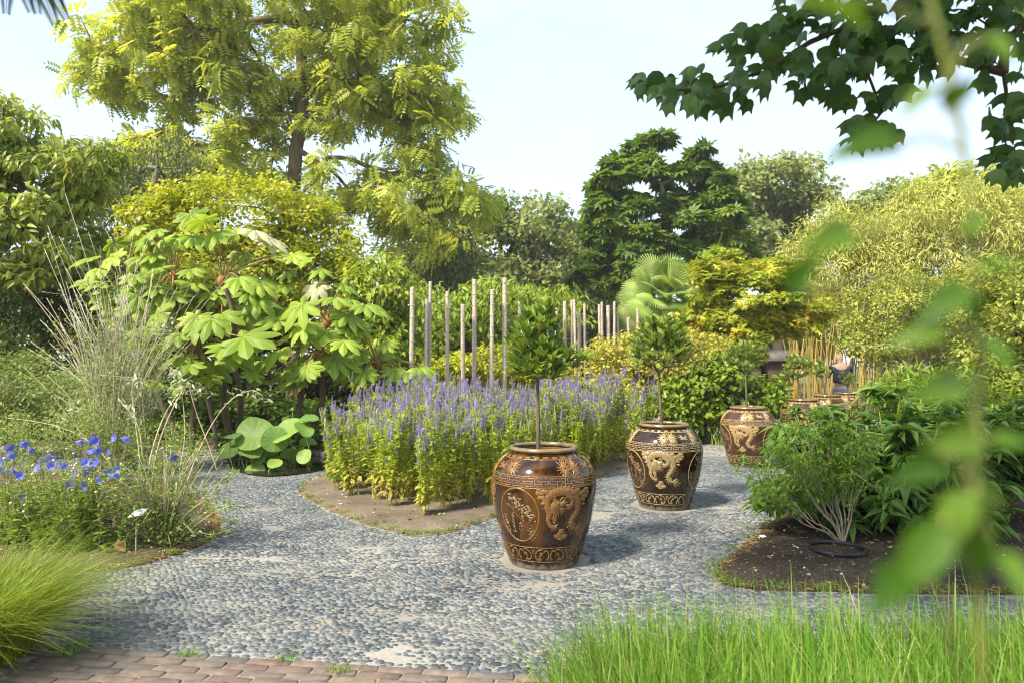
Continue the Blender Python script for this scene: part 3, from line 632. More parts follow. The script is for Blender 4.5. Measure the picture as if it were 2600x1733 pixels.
def make_pot(label, loc, rot, mats, scale=1.0):
    t = thing('dragon_pot', label, 'pot', loc, 'glazed dragon pots on the pebble path'); t.rotation_euler = (0, 0, rot); t.scale = (scale,) * 3
    bodymat, rel = mats; c = pot_meshes()
    mp = {'body': bodymat, 'rim': M['rim_glaze'], 'inner_wall': M['pot_inside'], 'potting_soil': M['pot_soil'], 'blossom_print': M['flower_print'], 'tree_print': M['rust_print'], 'shoulder_leaves': M['leaf_print']}
    for k, g in c.items():
        k = k.split('#')[0]; o = link(k, g.mesh(k, smooth=True), mp.get(k, rel), t if k in ('body', 'rim', 'inner_wall', 'potting_soil') else bod)
        if k == 'body': bod = o
        if k not in ('body', 'rim', 'inner_wall', 'potting_soil', 'dragon_relief', 'medallion_ring'): o['kind'] = 'stuff'
    return t
POTS = [((1380, 1420), 5.28), ((1684, 1280), 7.30), ((1897, 1176), 10.2), ((2036, 1135), 12.5), ((2098, 1118), 14.2), ((2150, 1108), 15.3)]
def potxy(k): (px, py), d = POTS[k]; return ((px - 1300) / FPX * d, d)
pl = ['amber glazed dragon pot with blossom medallion turned to the front, under the densest citrus crown', 'dark brown glazed dragon pot with a pale cream dragon facing front',
      'brown dragon pot with straw coloured dragon beside the yellow iris clump', 'brown dragon pot half hidden behind the buddleia, first past the straw coloured one',
      'brown dragon pot in front of the golden bamboo, between two others', 'brown dragon pot in front of the standing man']
prot = [R(-30 - 60 + 120) * 0 + R(28), R(-8), R(-22), R(10), R(50), R(80)]
for k in range(6):
    x, y = potxy(k); make_pot(pl[k], (x, y, .004), prot[k], POT_MATS[min(k, 2)], 1.0)
# ------------------------------------------------------------------ trees and shrubs
def ell(px, py, rx, ry, d, rd=None):
    k = d / FPX; return at(px, py, d), np.array((rx * k, rd if rd else .8 * rx * k, ry * k))
def sample_clumps(ells, n, rng, lo=.45):
    vol = np.array([e[1].prod() ** (2 / 3) for e in ells]); vol /= vol.sum(); out = []
    for (c, r), v in zip(ells, vol):
        m = max(3, int(round(n * v))); u = unit(rng.normal(size=(m, 3))); q = (lo ** 3 + (1 - lo ** 3) * rng.random(m)) ** (1 / 3)
        out.append(c + u * q[:, None] * r)
    return np.concatenate(out)
def grow(trunk, targets, r_trunk, r_tip, rng, sag=.12, first=1, up=.5):
    nodes = [np.asarray(p, float) for p in trunk]; par = [-1] + list(range(len(trunk) - 1))
    top = nodes[-1]; order = np.argsort(np.linalg.norm(targets - top, axis=1)); tips = []
    for t in targets[order]:
        A = np.array(nodes); d = np.linalg.norm(A - t, axis=1) + up * np.maximum(0, A[:, 2] - t[2]); d[:first] += 50
        i = int(np.argmin(d)); a = nodes[i]; L = np.linalg.norm(t - a); k = 3 if L > .6 else 2; last = i
        bend = rng.normal(0, .09 * L, 3); bend[2] = abs(bend[2]) * .5 + sag * L
        for s in range(1, k + 1):
            f = s / k; nodes.append(a + (t - a) * f + bend * 4 * f * (1 - f) * .5); par.append(last); last = len(nodes) - 1
        tips.append(last)
    N = len(nodes); cnt = np.zeros(N)
    for t in tips: cnt[t] += 1
    for i in range(N - 1, 0, -1): cnt[par[i]] += cnt[i]
    cnt = np.maximum(cnt, 1); p = math.log(max(r_trunk / r_tip, 1.01)) / math.log(max(cnt[0], 2)); rad = r_tip * cnt ** p
    for i in range(len(trunk)): rad[i] *= 1.0 + .25 * max(0, 1 - i / max(1, len(trunk) - 1)) ** 3
    return np.array(nodes), np.array(par), rad
def limbs_geo(nodes, par, rad, sides=6, g=None):
    g = g or Geo(); i = np.where(par >= 0)[0]; A = nodes[par[i]]; B = nodes[i]; T = unit(B - A)
    ra = np.minimum(rad[par[i]], rad[i] * 1.6); rb = rad[i]
    ref = np.where(np.abs(T[:, 2:3]) > .95, np.array([[1., 0, 0]]), np.array([[.2, .1, 1.]])); U = unit(np.cross(T, ref)); W = np.cross(T, U)
    a = np.arange(sides) * 2 * math.pi / sides; ring = np.cos(a)[None, :, None] * U[:, None] + np.sin(a)[None, :, None] * W[:, None]
    V = np.concatenate([A[:, None] - T[:, None] * ra[:, None, None] * .2 + ring * ra[:, None, None], B[:, None] + T[:, None] * rb[:, None, None] * .2 + ring * rb[:, None, None]], 1).reshape(-1, 3)
    j = np.arange(sides); F = np.stack([j, (j + 1) % sides, sides + (j + 1) % sides, sides + j], -1)
    g.add(V, (F[None] + (np.arange(len(i)) * 2 * sides)[:, None, None]).reshape(-1, 4)); return g
def clump_leaves(C, per, cr, L, W, tmpl, rng, droop=.3, flat=.55, jitter=.5, up=1.0, center=None, out=.8):
    n = len(C) * per; c = np.repeat(C, per, 0); u = unit(rng.normal(size=(n, 3))) * (rng.random(n) ** .5)[:, None]; off = u * cr * np.array((1, 1, flat))
    P = c + off; D = off / max(cr, 1e-6) * out + rng.normal(0, jitter, (n, 3)); D[:, 2] -= droop
    N = rng.normal(0, .45, (n, 3)); N[:, 2] += up
    if center is not None: N += .5 * unit(c - center)
    k = np.clip(rng.normal(1, .2, n), .5, 1.6)
    cv = np.repeat(rng.random(len(C)), per); v = np.clip(.42 * rng.random(n) + .58 * cv, 0, 1)
    return leaves(P, D, N, L * k, W * k, tmpl, rng, v)
def tree(name, label, cat, base, trunk, ells, leafmat, barkmat, n, per, cr, L, W, tmpl=T_SIMPLE, r_trunk=.12, r_tip=.008, seed=1, droop=.3, flat=.55, up=1.0, lo=.45, group=None, crownname='crown', trunkname='trunk', sag=.12, jitter=.5, first=1, sides=6, out=.8, filt=None, upc=.5):
    rng = np.random.default_rng(seed); t = thing(name, label, cat, (base[0], base[1], 0), group)
    C = sample_clumps(ells, n, rng, lo); C = C[C[:, 2] > .15]
    if filt is not None: C = C[filt(C)]
    tr = [np.array((base[0], base[1], -.05))] + [np.asarray(q, float) for q in trunk]
    nodes, par, rad = grow(tr, C, r_trunk, r_tip, rng, sag, first, upc)
    limbs_geo(nodes, par, rad, sides).obj(trunkname, barkmat, t, smooth=True)
    V, F, v = clump_leaves(C, per, cr, L, W, tmpl, rng, droop, flat, jitter, up, np.mean([e[0] for e in ells], 0), out)
    k = V[:, 2].reshape(-1, len(tmpl[0])).min(1) > .02
    V = V.reshape(len(k), -1, 3)[k].reshape(-1, 3); v = v.reshape(len(k), -1)[k].ravel(); F = (tmpl[1][None] + (np.arange(k.sum()) * len(tmpl[0]))[:, None, None]).reshape(-1, tmpl[1].shape[1])
    g = Geo(); g.add(V, F, v); g.obj(crownname, leafmat, t)
    return t
M['bark_walnut'] = noise_mat('bark_walnut', [(.3, (.10, .075, .045)), (.7, (.22, .17, .10))], 6, rough=.9, bump=.5, stretch=(1, 1, .3), bdist=.03)
T_PINW = t_pinnate(5, .38, .40)
LM = {
 'walnut': leaf_mat('leaf_walnut', [(.20, .26, .035), (.30, .36, .05), (.40, .45, .075), (.48, .51, .12)], trans=.5),
 'yellow': leaf_mat('leaf_yellow', [(.19, .24, .014), (.28, .33, .018), (.37, .40, .028), (.46, .46, .055)], trans=.42),
 'left': leaf_mat('leaf_left', [(.11, .165, .022), (.19, .255, .032), (.32, .37, .075), (.46, .49, .16)], trans=.46, rough=.4),
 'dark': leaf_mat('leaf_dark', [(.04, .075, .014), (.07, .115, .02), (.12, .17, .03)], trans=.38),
 'weep': leaf_mat('leaf_weep', [(.07, .10, .032), (.12, .155, .05), (.20, .23, .08)], trans=.38),
 'mid': leaf_mat('leaf_mid', [(.14, .22, .02), (.23, .31, .03), (.34, .40, .045), (.42, .45, .065)], trans=.46, rough=.38),
 'cherry': leaf_mat('leaf_cherry', [(.15, .23, .028), (.24, .33, .04), (.35, .42, .065)], trans=.48),
 'oak': leaf_mat('leaf_oak', [(.15, .20, .065), (.22, .27, .085), (.31, .36, .12)], trans=.48),
 'oak_far': leaf_mat('leaf_oak_far', [(.17, .22, .085), (.25, .30, .115), (.33, .38, .15)], trans=.48),
 'conifer': leaf_mat('leaf_conifer', [(.06, .125, .022), (.115, .195, .03), (.21, .30, .042)], trans=.42, rough=.55),
 'vine': leaf_mat('leaf_vine', [(.22, .26, .035), (.34, .36, .06), (.44, .38, .08), (.22, .30, .04)], trans=.4),
 'maple': leaf_mat('leaf_jmaple', [(.17, .25, .02), (.27, .33, .03), (.38, .40, .036), (.48, .33, .042)], trans=.45),
 'bamboo': leaf_mat('leaf_bamboo', [(.26, .30, .055), (.42, .44, .11), (.58, .57, .22)], trans=.42),
 'thorn': leaf_mat('leaf_thorn', [(.12, .17, .026), (.21, .26, .04), (.32, .35, .065), (.38, .34, .08)], trans=.4),
 'rshrub': leaf_mat('leaf_rshrub', [(.10, .18, .018), (.18, .27, .028), (.28, .36, .045)], trans=.45, rough=.35),
 'cover': leaf_mat('leaf_cover', [(.05, .11, .012), (.10, .18, .02), (.18, .26, .035)], trans=.4),
 'fine': leaf_mat('leaf_fine', [(.12, .18, .05), (.19, .26, .065), (.29, .34, .10)], trans=.4),
}
# big walnut: trunk visible between the crowns
D_ = 24
tree('walnut_tree', 'tall spreading tree with feathery yellow-green leaves and forking trunk above the bushes', 'tree', at(742, 925, D_), [at(745, 700, D_), at(742, 540, D_), at(748, 460, D_), at(752, 380, D_), at(768, 300, D_), at(770, 200, D_), at(762, 90, D_), at(755, -60, D_)],
     [ell(700, 20, 400, 190, D_, 3.6), ell(400, 130, 210, 150, D_, 2.6), ell(270, 180, 90, 80, D_, 1.6), ell(980, 130, 210, 180, D_, 3.2), ell(1090, 300, 110, 190, D_, 2.2), ell(560, 390, 210, 90, D_, 2.6), ell(1090, 540, 180, 110, D_, 2.6), ell(870, 470, 150, 60, D_, 2.2), ell(370, 400, 110, 70, D_, 1.8), ell(600, 230, 170, 110, D_, 2.5), ell(880, 270, 120, 90, D_, 2.2)],
     LM['walnut'], M['bark_walnut'], 540, 16, .52, .50, .52, T_PINW, r_trunk=.23, r_tip=.018, seed=21, droop=.4, flat=.6, up=1.2, lo=.4, first=4, sides=7, jitter=.45,
     filt=lambda C: ~(np.hypot((C[:, 0] - at(880, 390, D_)[0]) / .8, (C[:, 2] - at(880, 390, D_)[2]) / .4) < 1) & ~((np.hypot((C[:, 0] - at(755, 380, D_)[0]) / .7, (C[:, 2] - at(755, 380, D_)[2]) / 1.2) < 1) & (C[:, 1] < D_ + .5)))
D_ = 16
tree('golden_shrub', 'large rounded yellow-leaved shrub behind the giant-leaved plant', 'shrub', at(640, 925, D_), [at(640, 900, D_), at(640, 780, D_)],
     [ell(620, 560, 240, 110, D_, 1.6), ell(800, 640, 120, 110, D_, 1.3), ell(440, 580, 110, 120, D_, 1.2), ell(640, 720, 270, 130, D_, 1.8)], LM['yellow'], M['bark'], 420, 62, .42, .115, .085, r_trunk=.1, r_tip=.006, seed=22, up=1.2, lo=.6)
D_ = 12.5
tree('broadleaf_tree', 'tree with long pale drooping leaves and low brown forking limbs at the left edge', 'tree', at(-120, 925, D_), [at(-110, 800, D_), at(-60, 690, D_), at(0, 590, D_)],
     [ell(10, 330, 85, 90, D_, 1.0), ell(80, 470, 170, 90, D_, 1.2), ell(250, 420, 90, 60, D_, .8), ell(60, 620, 190, 130, D_, 1.3), ell(-140, 400, 150, 200, D_, 1.3)], LM['left'], M['bark'], 300, 40, .32, .20, .075, T_MED, r_trunk=.16, r_tip=.007, seed=23, droop=.6, lo=.45, first=2)
D_ = 13.5
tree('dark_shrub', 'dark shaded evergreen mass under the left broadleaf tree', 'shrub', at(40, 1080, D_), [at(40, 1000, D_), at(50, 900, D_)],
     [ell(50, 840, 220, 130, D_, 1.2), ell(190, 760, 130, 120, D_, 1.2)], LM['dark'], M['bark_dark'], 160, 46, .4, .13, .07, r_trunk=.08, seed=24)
D_ = 18.5
tree('weeping_tree', 'grey-green weeping tree with hanging twigs behind the golden shrub', 'tree', at(360, 925, D_), [at(365, 760, D_), at(380, 560, D_), at(400, 430, D_)],
     [ell(410, 450, 110, 100, D_, 1.4), ell(320, 580, 130, 160, D_, 1.5), ell(250, 700, 110, 120, D_, 1.4), ell(230, 470, 90, 70, D_, 1.3)], LM['weep'], M['bark_grey'], 210, 62, .5, .12, .05, r_trunk=.14, r_tip=.010, seed=25, droop=1.6, flat=1.2, up=.3)
D_ = 15
tree('glossy_shrub', 'upright glossy-leaved shrub between the giant-leaved plant and the posts', 'shrub', at(960, 1040, D_), [at(965, 960, D_), at(965, 860, D_)],
     [ell(960, 740, 95, 90, D_, .9), ell(985, 880, 95, 110, D_, .9), ell(900, 840, 70, 90, D_, .8)], LM['mid'], M['bark'], 190, 34, .33, .17, .075, T_MED, r_trunk=.06, r_tip=.006, seed=26, droop=.55, up=1.0, lo=.55)
D_ = 18
tree('cherry_tree', 'low spreading cherry with drooping pointed leaves behind the tall posts', 'tree', at(1210, 1010, D_), [at(1200, 960, D_), at(1190, 880, D_)],
     [ell(1130, 790, 130, 70, D_, 1.3), ell(1260, 770, 140, 60, D_, 1.3), ell(1400, 780, 110, 55, D_, 1.2), ell(1200, 880, 170, 60, D_, 1.3), ell(1050, 850, 70, 60, D_, 1)], LM['cherry'], M['bark_dark'], 230, 30, .42, .20, .07, T_SIMPLE, r_trunk=.09, r_tip=.008, seed=27, droop=.9, up=1.0)
D_ = 14.5
tree('yellow_bush', 'low bright yellow-green bush at the foot of the tall posts', 'shrub', at(1200, 1060, D_), [at(1200, 1000, D_)],
     [ell(1120, 945, 120, 50, D_, .7), ell(1260, 930, 130, 55, D_, .7), ell(1390, 950, 100, 50, D_, .7)], LM['yellow'], M['twig'], 150, 46, .25, .10, .06, r_trunk=.03, r_tip=.004, seed=28, lo=.4)
D_ = 26
tree('weeping_birch', 'small dark weeping birch showing behind the tallest posts', 'tree', at(1140, 925, D_), [at(1140, 760, D_), at(1140, 640, D_)],
     [ell(1140, 660, 75, 80, D_, 1.2), ell(1100, 700, 50, 80, D_, 1.0)], LM['weep'], M['bark_grey'], 90, 90, .55, .13, .06, r_trunk=.12, r_tip=.012, seed=29, droop=1.8, flat=1.6, up=.2)
D_ = 44
tree('oak_tree', 'hazy grey-green oak with dark bent limb behind the posts', 'tree', at(1255, 925, D_), [at(1255, 760, D_), at(1280, 680, D_), at(1320, 600, D_)],
     [ell(1200, 620, 150, 110, D_, 4), ell(1330, 570, 110, 80, D_, 3), ell(1400, 640, 90, 100, D_, 3), ell(1080, 640, 110, 100, D_, 3), ell(1230, 720, 180, 70, D_, 4)], LM['oak'], M['bark_dark'], 210, 72, 1.2, .38, .26, r_trunk=.35, r_tip=.03, seed=30, lo=.5)
D_ = 46
tree('pale_oak', 'paler oak in the gap between the grey-green oak and the dark conifer', 'tree', at(1480, 925, D_), [at(1480, 790, D_), at(1480, 680, D_)],
     [ell(1490, 600, 60, 70, D_, 2), ell(1440, 690, 90, 60, D_, 2.6), ell(1480, 760, 110, 60, D_, 2.6)], LM['oak_far'], M['bark_dark'], 100, 72, 1.2, .38, .26, r_trunk=.3, r_tip=.03, seed=31, lo=.5)
D_ = 30
tree('cypress_tree', 'dark green false cypress with tufted sprays and broken twin trunk', 'tree', at(1690, 925, D_), [at(1690, 760, D_), at(1695, 640, D_), at(1690, 560, D_), at(1680, 470, D_)],
     [ell(1700, 400, 110, 55, D_, 1.5), ell(1545, 440, 45, 70, D_, .9), ell(1690, 470, 190, 70, D_, 2.2), ell(1570, 560, 100, 80, D_, 1.8), ell(1780, 560, 130, 80, D_, 2), ell(1840, 640, 85, 80, D_, 1.5), ell(1590, 680, 120, 70, D_, 1.9), ell(1510, 720, 60, 45, D_, 1.1), ell(1690, 620, 170, 70, D_, 2)],
     LM['conifer'], M['bark_grey'], 215, 46, .46, .42, .5, T_FAN, r_trunk=.26, r_tip=.02, seed=32, droop=.1, flat=.42, up=1.5, lo=.7, sag=-.05, jitter=.35, upc=.9, first=2)
D_ = 44
tree('oak_tree', 'round-crowned oak just behind the dark conifer and bamboo', 'tree', at(1980, 925, D_), [at(1975, 760, D_), at(1970, 640, D_)],
     [ell(1950, 480, 130, 80, D_, 3.5), ell(2040, 550, 75, 90, D_, 2.6), ell(1890, 580, 110, 80, D_, 3), ell(1980, 660, 130, 70, D_, 3)], LM['oak'], M['bark_dark'], 190, 72, 1.2, .38, .26, r_trunk=.35, r_tip=.03, seed=33, lo=.5)
D_ = 42
tree('far_tree', 'distant dull green treetop above the bamboo', 'tree', at(2230, 925, D_), [at(2230, 760, D_), at(2230, 620, D_)], [ell(2230, 540, 90, 55, D_, 2.4), ell(2160, 600, 80, 60, D_, 2.4)], LM['oak'], M['bark_dark'], 80, 70, 1.1, .38, .26, r_trunk=.3, r_tip=.03, seed=34)
D_ = 36
tree('far_tree', 'distant yellow-green treetop above the tallest bamboo', 'tree', at(2430, 925, D_), [at(2430, 760, D_), at(2430, 600, D_)], [ell(2430, 500, 110, 70, D_, 2.4), ell(2560, 560, 110, 80, D_, 2.4)], LM['walnut'], M['bark_dark'], 110, 70, 1.0, .3, .22, r_trunk=.3, r_tip=.03, seed=35)
# vine on the small posts
D_ = 13.4
tree('climbing_vine', 'rusty yellow climbing vine swamping the shorter posts', 'vine', at(1620, 1085, D_), [at(1620, 1020, D_), at(1630, 950, D_)],
     [ell(1560, 925, 75, 75, D_, .6), ell(1650, 885, 100, 50, D_, .6), ell(1760, 885, 90, 50, D_, .6), ell(1600, 1000, 90, 60, D_, .6), ell(1700, 940, 90, 60, D_, .6)], LM['vine'], M['twig'], 260, 46, .22, .075, .05, r_trunk=.03, r_tip=.003, seed=36, lo=.4)
D_ = 13
tree('leafy_shrub', 'dense heart-leaved green shrub behind the iris, right of the hyssop', 'shrub', at(1790, 1105, D_), [at(1795, 1060, D_), at(1800, 1010, D_)],
     [ell(1760, 1000, 100, 60, D_, .6), ell(1830, 950, 75, 60, D_, .6), ell(1840, 1040, 70, 45, D_, .5), ell(1930, 1010, 70, 50, D_, .5), ell(1720, 1050, 70, 40, D_, .4)], LM['rshrub'], M['bark_dark'], 200, 34, .24, .11, .075, T_MED, r_trunk=.035, r_tip=.004, seed=37, droop=.5, lo=.5)
D_ = 15.5
tree('japanese_maple', 'japanese maple with layered orange-tinged yellow leaves beside the fan palm', 'tree', at(1950, 1060, D_), [at(1945, 980, D_), at(1935, 900, D_), at(1925, 840, D_)],
     [ell(1820, 690, 75, 55, D_, .7), ell(1900, 760, 140, 85, D_, 1.1), ell(1850, 850, 110, 60, D_, 1), ell(2010, 800, 95, 75, D_, 1), ell(1960, 690, 60, 40, D_, .7), ell(1780, 800, 50, 30, D_, .6), ell(1900, 890, 60, 22, D_, .6)], LM['maple'], M['bark_dark'], 230, 42, .25, .085, .20, T_PALM5, r_trunk=.07, r_tip=.005, seed=38, droop=.3, flat=.6, up=1.2, lo=.4)
# bamboo grove: canes are built below; this is the leafy top
for kx, (lab, es, sd, cx) in enumerate((('golden bamboo clump with leafy top behind the pots', [(2090, 720, 100, 90), (2180, 770, 110, 60), (2010, 700, 70, 70), (2120, 600, 80, 90)], 41, 2100),
                                       ('tall pale feathery bamboo clump beside the golden canes', [(2250, 640, 110, 100), (2340, 590, 120, 110), (2230, 750, 110, 70)], 42, 2280),
                                       ('tallest pale bamboo clump at the right edge of the garden', [(2460, 580, 140, 120), (2590, 620, 120, 140), (2480, 720, 140, 80)], 43, 2480))):
    D_ = 20 - kx * .8
    tree('bamboo_clump', lab, 'bamboo', at(cx, 1050, D_), [at(cx, 980, D_), at(cx + 5, 860, D_)], [ell(*e, D_, 1.3) for e in es], LM['bamboo'], M['twig'], 95, 140, .44, .17, .034, T_SIMPLE, r_trunk=.04, r_tip=.006, seed=sd, droop=.75, flat=1.3, up=.5, crownname='foliage', trunkname='twigs', lo=.45)
D_ = 13
tree('thorn_tree', 'twiggy small-leaved tree with grey stems in front of the bamboo', 'tree', at(2370, 1080, D_), [at(2365, 1010, D_), at(2350, 940, D_)],
     [ell(2280, 800, 150, 90, D_, 1.1), ell(2400, 760, 140, 90, D_, 1.1), ell(2200, 870, 90, 55, D_, .8), ell(2420, 890, 140, 70, D_, 1.0)], LM['thorn'], M['bark_grey'], 190, 74, .27, .065, .045, r_trunk=.07, r_tip=.0045, seed=44, lo=.3)
D_ = 11
tree('thorn_tree', 'darker twiggy tree at the right edge behind the buddleia', 'tree', at(2600, 1100, D_), [at(2595, 1020, D_), at(2590, 920, D_)],
     [ell(2570, 780, 110, 130, D_, .9), ell(2560, 930, 130, 90, D_, .9)], LM['thorn'], M['bark_dark'], 150, 60, .27, .08, .05, r_trunk=.07, r_tip=.0045, seed=45, lo=.35)
D_ = 10.8
tree('leafy_shrub', 'pale upright willow-leaved shrub behind the dark buddleia', 'shrub', at(2420, 1150, D_), [at(2420, 1090, D_)],
     [ell(2330, 1010, 120, 55, D_, .6), ell(2480, 1020, 140, 65, D_, .6), ell(2600, 1060, 100, 70, D_, .6)], LM['rshrub'], M['twig'], 190, 36, .25, .17, .04, T_MED, r_trunk=.03, r_tip=.004, seed=46, droop=.1, flat=1.0, up=.5)
D_ = 11
tree('fine_shrub', 'fine grey-green shrub mass at the left edge behind the balloon flowers', 'shrub', at(40, 1130, D_), [at(40, 1080, D_)],
     [ell(30, 960, 170, 70, D_, .8), ell(160, 1010, 140, 60, D_, .7), ell(-20, 1060, 160, 50, D_, .7)], LM['fine'], M['twig'], 260, 44, .24, .06, .03, r_trunk=.03, r_tip=.004, seed=47)
D_ = 14.6
tree('ground_cover', 'low dense ivy-like cover under the giant-leaved plant', 'shrub', at(600, 1110, D_), [at(600, 1095, D_)],
     [ell(480, 1060, 120, 45, D_, .7), ell(620, 1040, 130, 50, D_, .7), ell(750, 1050, 110, 40, D_, .7)], LM['cover'], M['twig'], 230, 34, .25, .10, .085, T_SIMPLE, r_trunk=.02, r_tip=.004, seed=48, lo=.3, up=1.6)
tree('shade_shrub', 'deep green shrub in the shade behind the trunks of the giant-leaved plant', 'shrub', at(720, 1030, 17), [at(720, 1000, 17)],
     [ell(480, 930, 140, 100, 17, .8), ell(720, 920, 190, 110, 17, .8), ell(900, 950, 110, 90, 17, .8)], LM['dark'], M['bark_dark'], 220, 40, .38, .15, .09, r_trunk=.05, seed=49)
for kx, (a, b, h, sd) in enumerate(((-70, 700, 640, 51), (900, 1500, 800, 52), (1500, 2000, 800, 53), (2000, 2750, 700, 54))):
    tree('far_hedge', ['far wooded mass behind the weeping tree', 'far hedge closing the view behind the cherry', 'far hedge showing under the conifer', 'far dark hedge behind the bamboo'][kx], 'hedge', at((a + b) / 2, 925, 50), [at((a + b) / 2, 880, 50)],
         [ell(a + (b - a) * (q + .5) / 4, (h + 940) / 2, (b - a) / 6.5, (960 - h) / 2, 50, 2) for q in range(4)], LM['oak_far'], M['bark_dark'], 130, 70, 1.5, .5, .4, r_trunk=.2, r_tip=.03, seed=sd)
tree('ground_cover', 'low leafy cover at the foot of the dark evergreen mass at the left edge', 'shrub', at(180, 1120, 13.4), [at(180, 1110, 13.4)],
     [ell(60, 1075, 170, 45, 13.4, .7), ell(280, 1085, 150, 35, 13.4, .6), ell(430, 1095, 90, 28, 13.2, .5)], LM['cover'], M['twig'], 210, 34, .24, .09, .06, T_SIMPLE, r_trunk=.02, r_tip=.004, seed=62, lo=.3, up=1.4)
tree('ground_cover', 'bright low leafy edge between the lotus basin and the hyssop bed', 'shrub', at(800, 1160, 11.6), [at(800, 1150, 11.6)],
     [ell(800, 1110, 90, 38, 11.8, .5), ell(640, 1120, 110, 30, 12.0, .4)], LM['cover'], M['twig'], 120, 34, .2, .09, .06, T_SIMPLE, r_trunk=.02, r_tip=.004, seed=63, lo=.3, up=1.4)
gb_ = ground(110, 1262)
tree('fine_shrub', 'wispy grey-green shrub between the balloon flowers and the bare stems', 'shrub', gb_, [gb_ + (0, 0, .15)],
     [ell(40, 1120, 110, 75, gb_[1], .45), ell(190, 1100, 110, 70, gb_[1] + .3, .45), ell(300, 1130, 80, 60, gb_[1] + .6, .4), ell(430, 1130, 60, 60, gb_[1] + .8, .4)], LM['fine'], M['twig'], 150, 34, .15, .042, .018, T_MED, r_trunk=.012, r_tip=.002, seed=66, lo=.2, flat=1.1, up=.6, droop=-.1)
# ------------------------------------------------------------------ garden plants
def single_leaf(name, tmpl, L=1.0, W=.5, var=.5, smooth=True):
    V, F, v = leaves(np.zeros((1, 3)), np.array([[1., 0, 0]]), np.array([[0, 0, 1.]]), L, W, tmpl, RNG, np.array([var])); g = Geo(); g.add(V, F, v); return g.mesh(name, smooth=smooth)
def big_leaf_tmpl(nu=7, shape=.55, droop=.16, fold=.10, pet=.0, tip=1.4):
    """long oval leaf with midrib fold, nu stations"""
    V = [(0, 0, 0)]; F = []
    for k in range(1, nu):
        t = k / nu; w = (math.sin(math.pi * t ** shape) ** .9) * (1 - t ** 6 * .2) * .5; z = -droop * t ** 2
        V += [(t, w, z + fold * w), (t, 0, z), (t, -w, z + fold * w)]
    V.append((1, 0, -droop)); e = len(V) - 1
    F += [(0, 2, 1), (0, 3, 2)]
    for k in range(nu - 2):
        a = 1 + 3 * k; b = a + 3; F += [(a, a + 1, b + 1), (a, b + 1, b), (a + 1, a + 2, b + 2), (a + 1, b + 2, b + 1)]
    a = 1 + 3 * (nu - 2); F += [(a, a + 1, e), (a + 1, a + 2, e)]
    return np.array(V, float), np.array(F)
T_OVAL = big_leaf_tmpl(6)
T_LANCE = big_leaf_tmpl(6, .5, .22, .18)
def place_leaves(parent, name, meshes, mats4, mat):
    b = Vector(wloc(parent))
    for k, m4 in enumerate(mats4):
        o = link(name, meshes[k % len(meshes)], mat, parent); m4 = m4.copy(); m4.translation -= b; o.matrix_local = m4
# ---- citrus standards in the pots
M['citrus'] = leaf_mat('leaf_citrus', [(.10, .19, .026), (.165, .27, .04), (.25, .36, .06), (.38, .46, .12)], trans=.45, rough=.28, objrand=True, spec=.5)
M['citrus_pale'] = leaf_mat('leaf_citrus_pale', [(.10, .19, .025), (.18, .27, .04), (.30, .38, .09), (.42, .47, .18)], trans=.42, rough=.3, objrand=True)
M['citrus_near'] = leaf_mat('leaf_citrus_near', [(.10, .19, .026), (.165, .27, .04), (.25, .36, .06), (.38, .46, .12)], trans=.45, rough=.28, spec=.5)
M['citrus_far'] = leaf_mat('leaf_citrus_far', [(.10, .19, .025), (.18, .27, .04), (.30, .38, .09), (.42, .47, .18)], trans=.35, rough=.3)
M['fruit'] = noise_mat('fruit', [(.3, (.07, .14, .012)), (.7, (.12, .20, .02))], 30, rough=.4)
M['fruit_orange'] = noise_mat('fruit_orange', [(.3, (.5, .17, .01)), (.7, (.6, .24, .02))], 30, rough=.4)
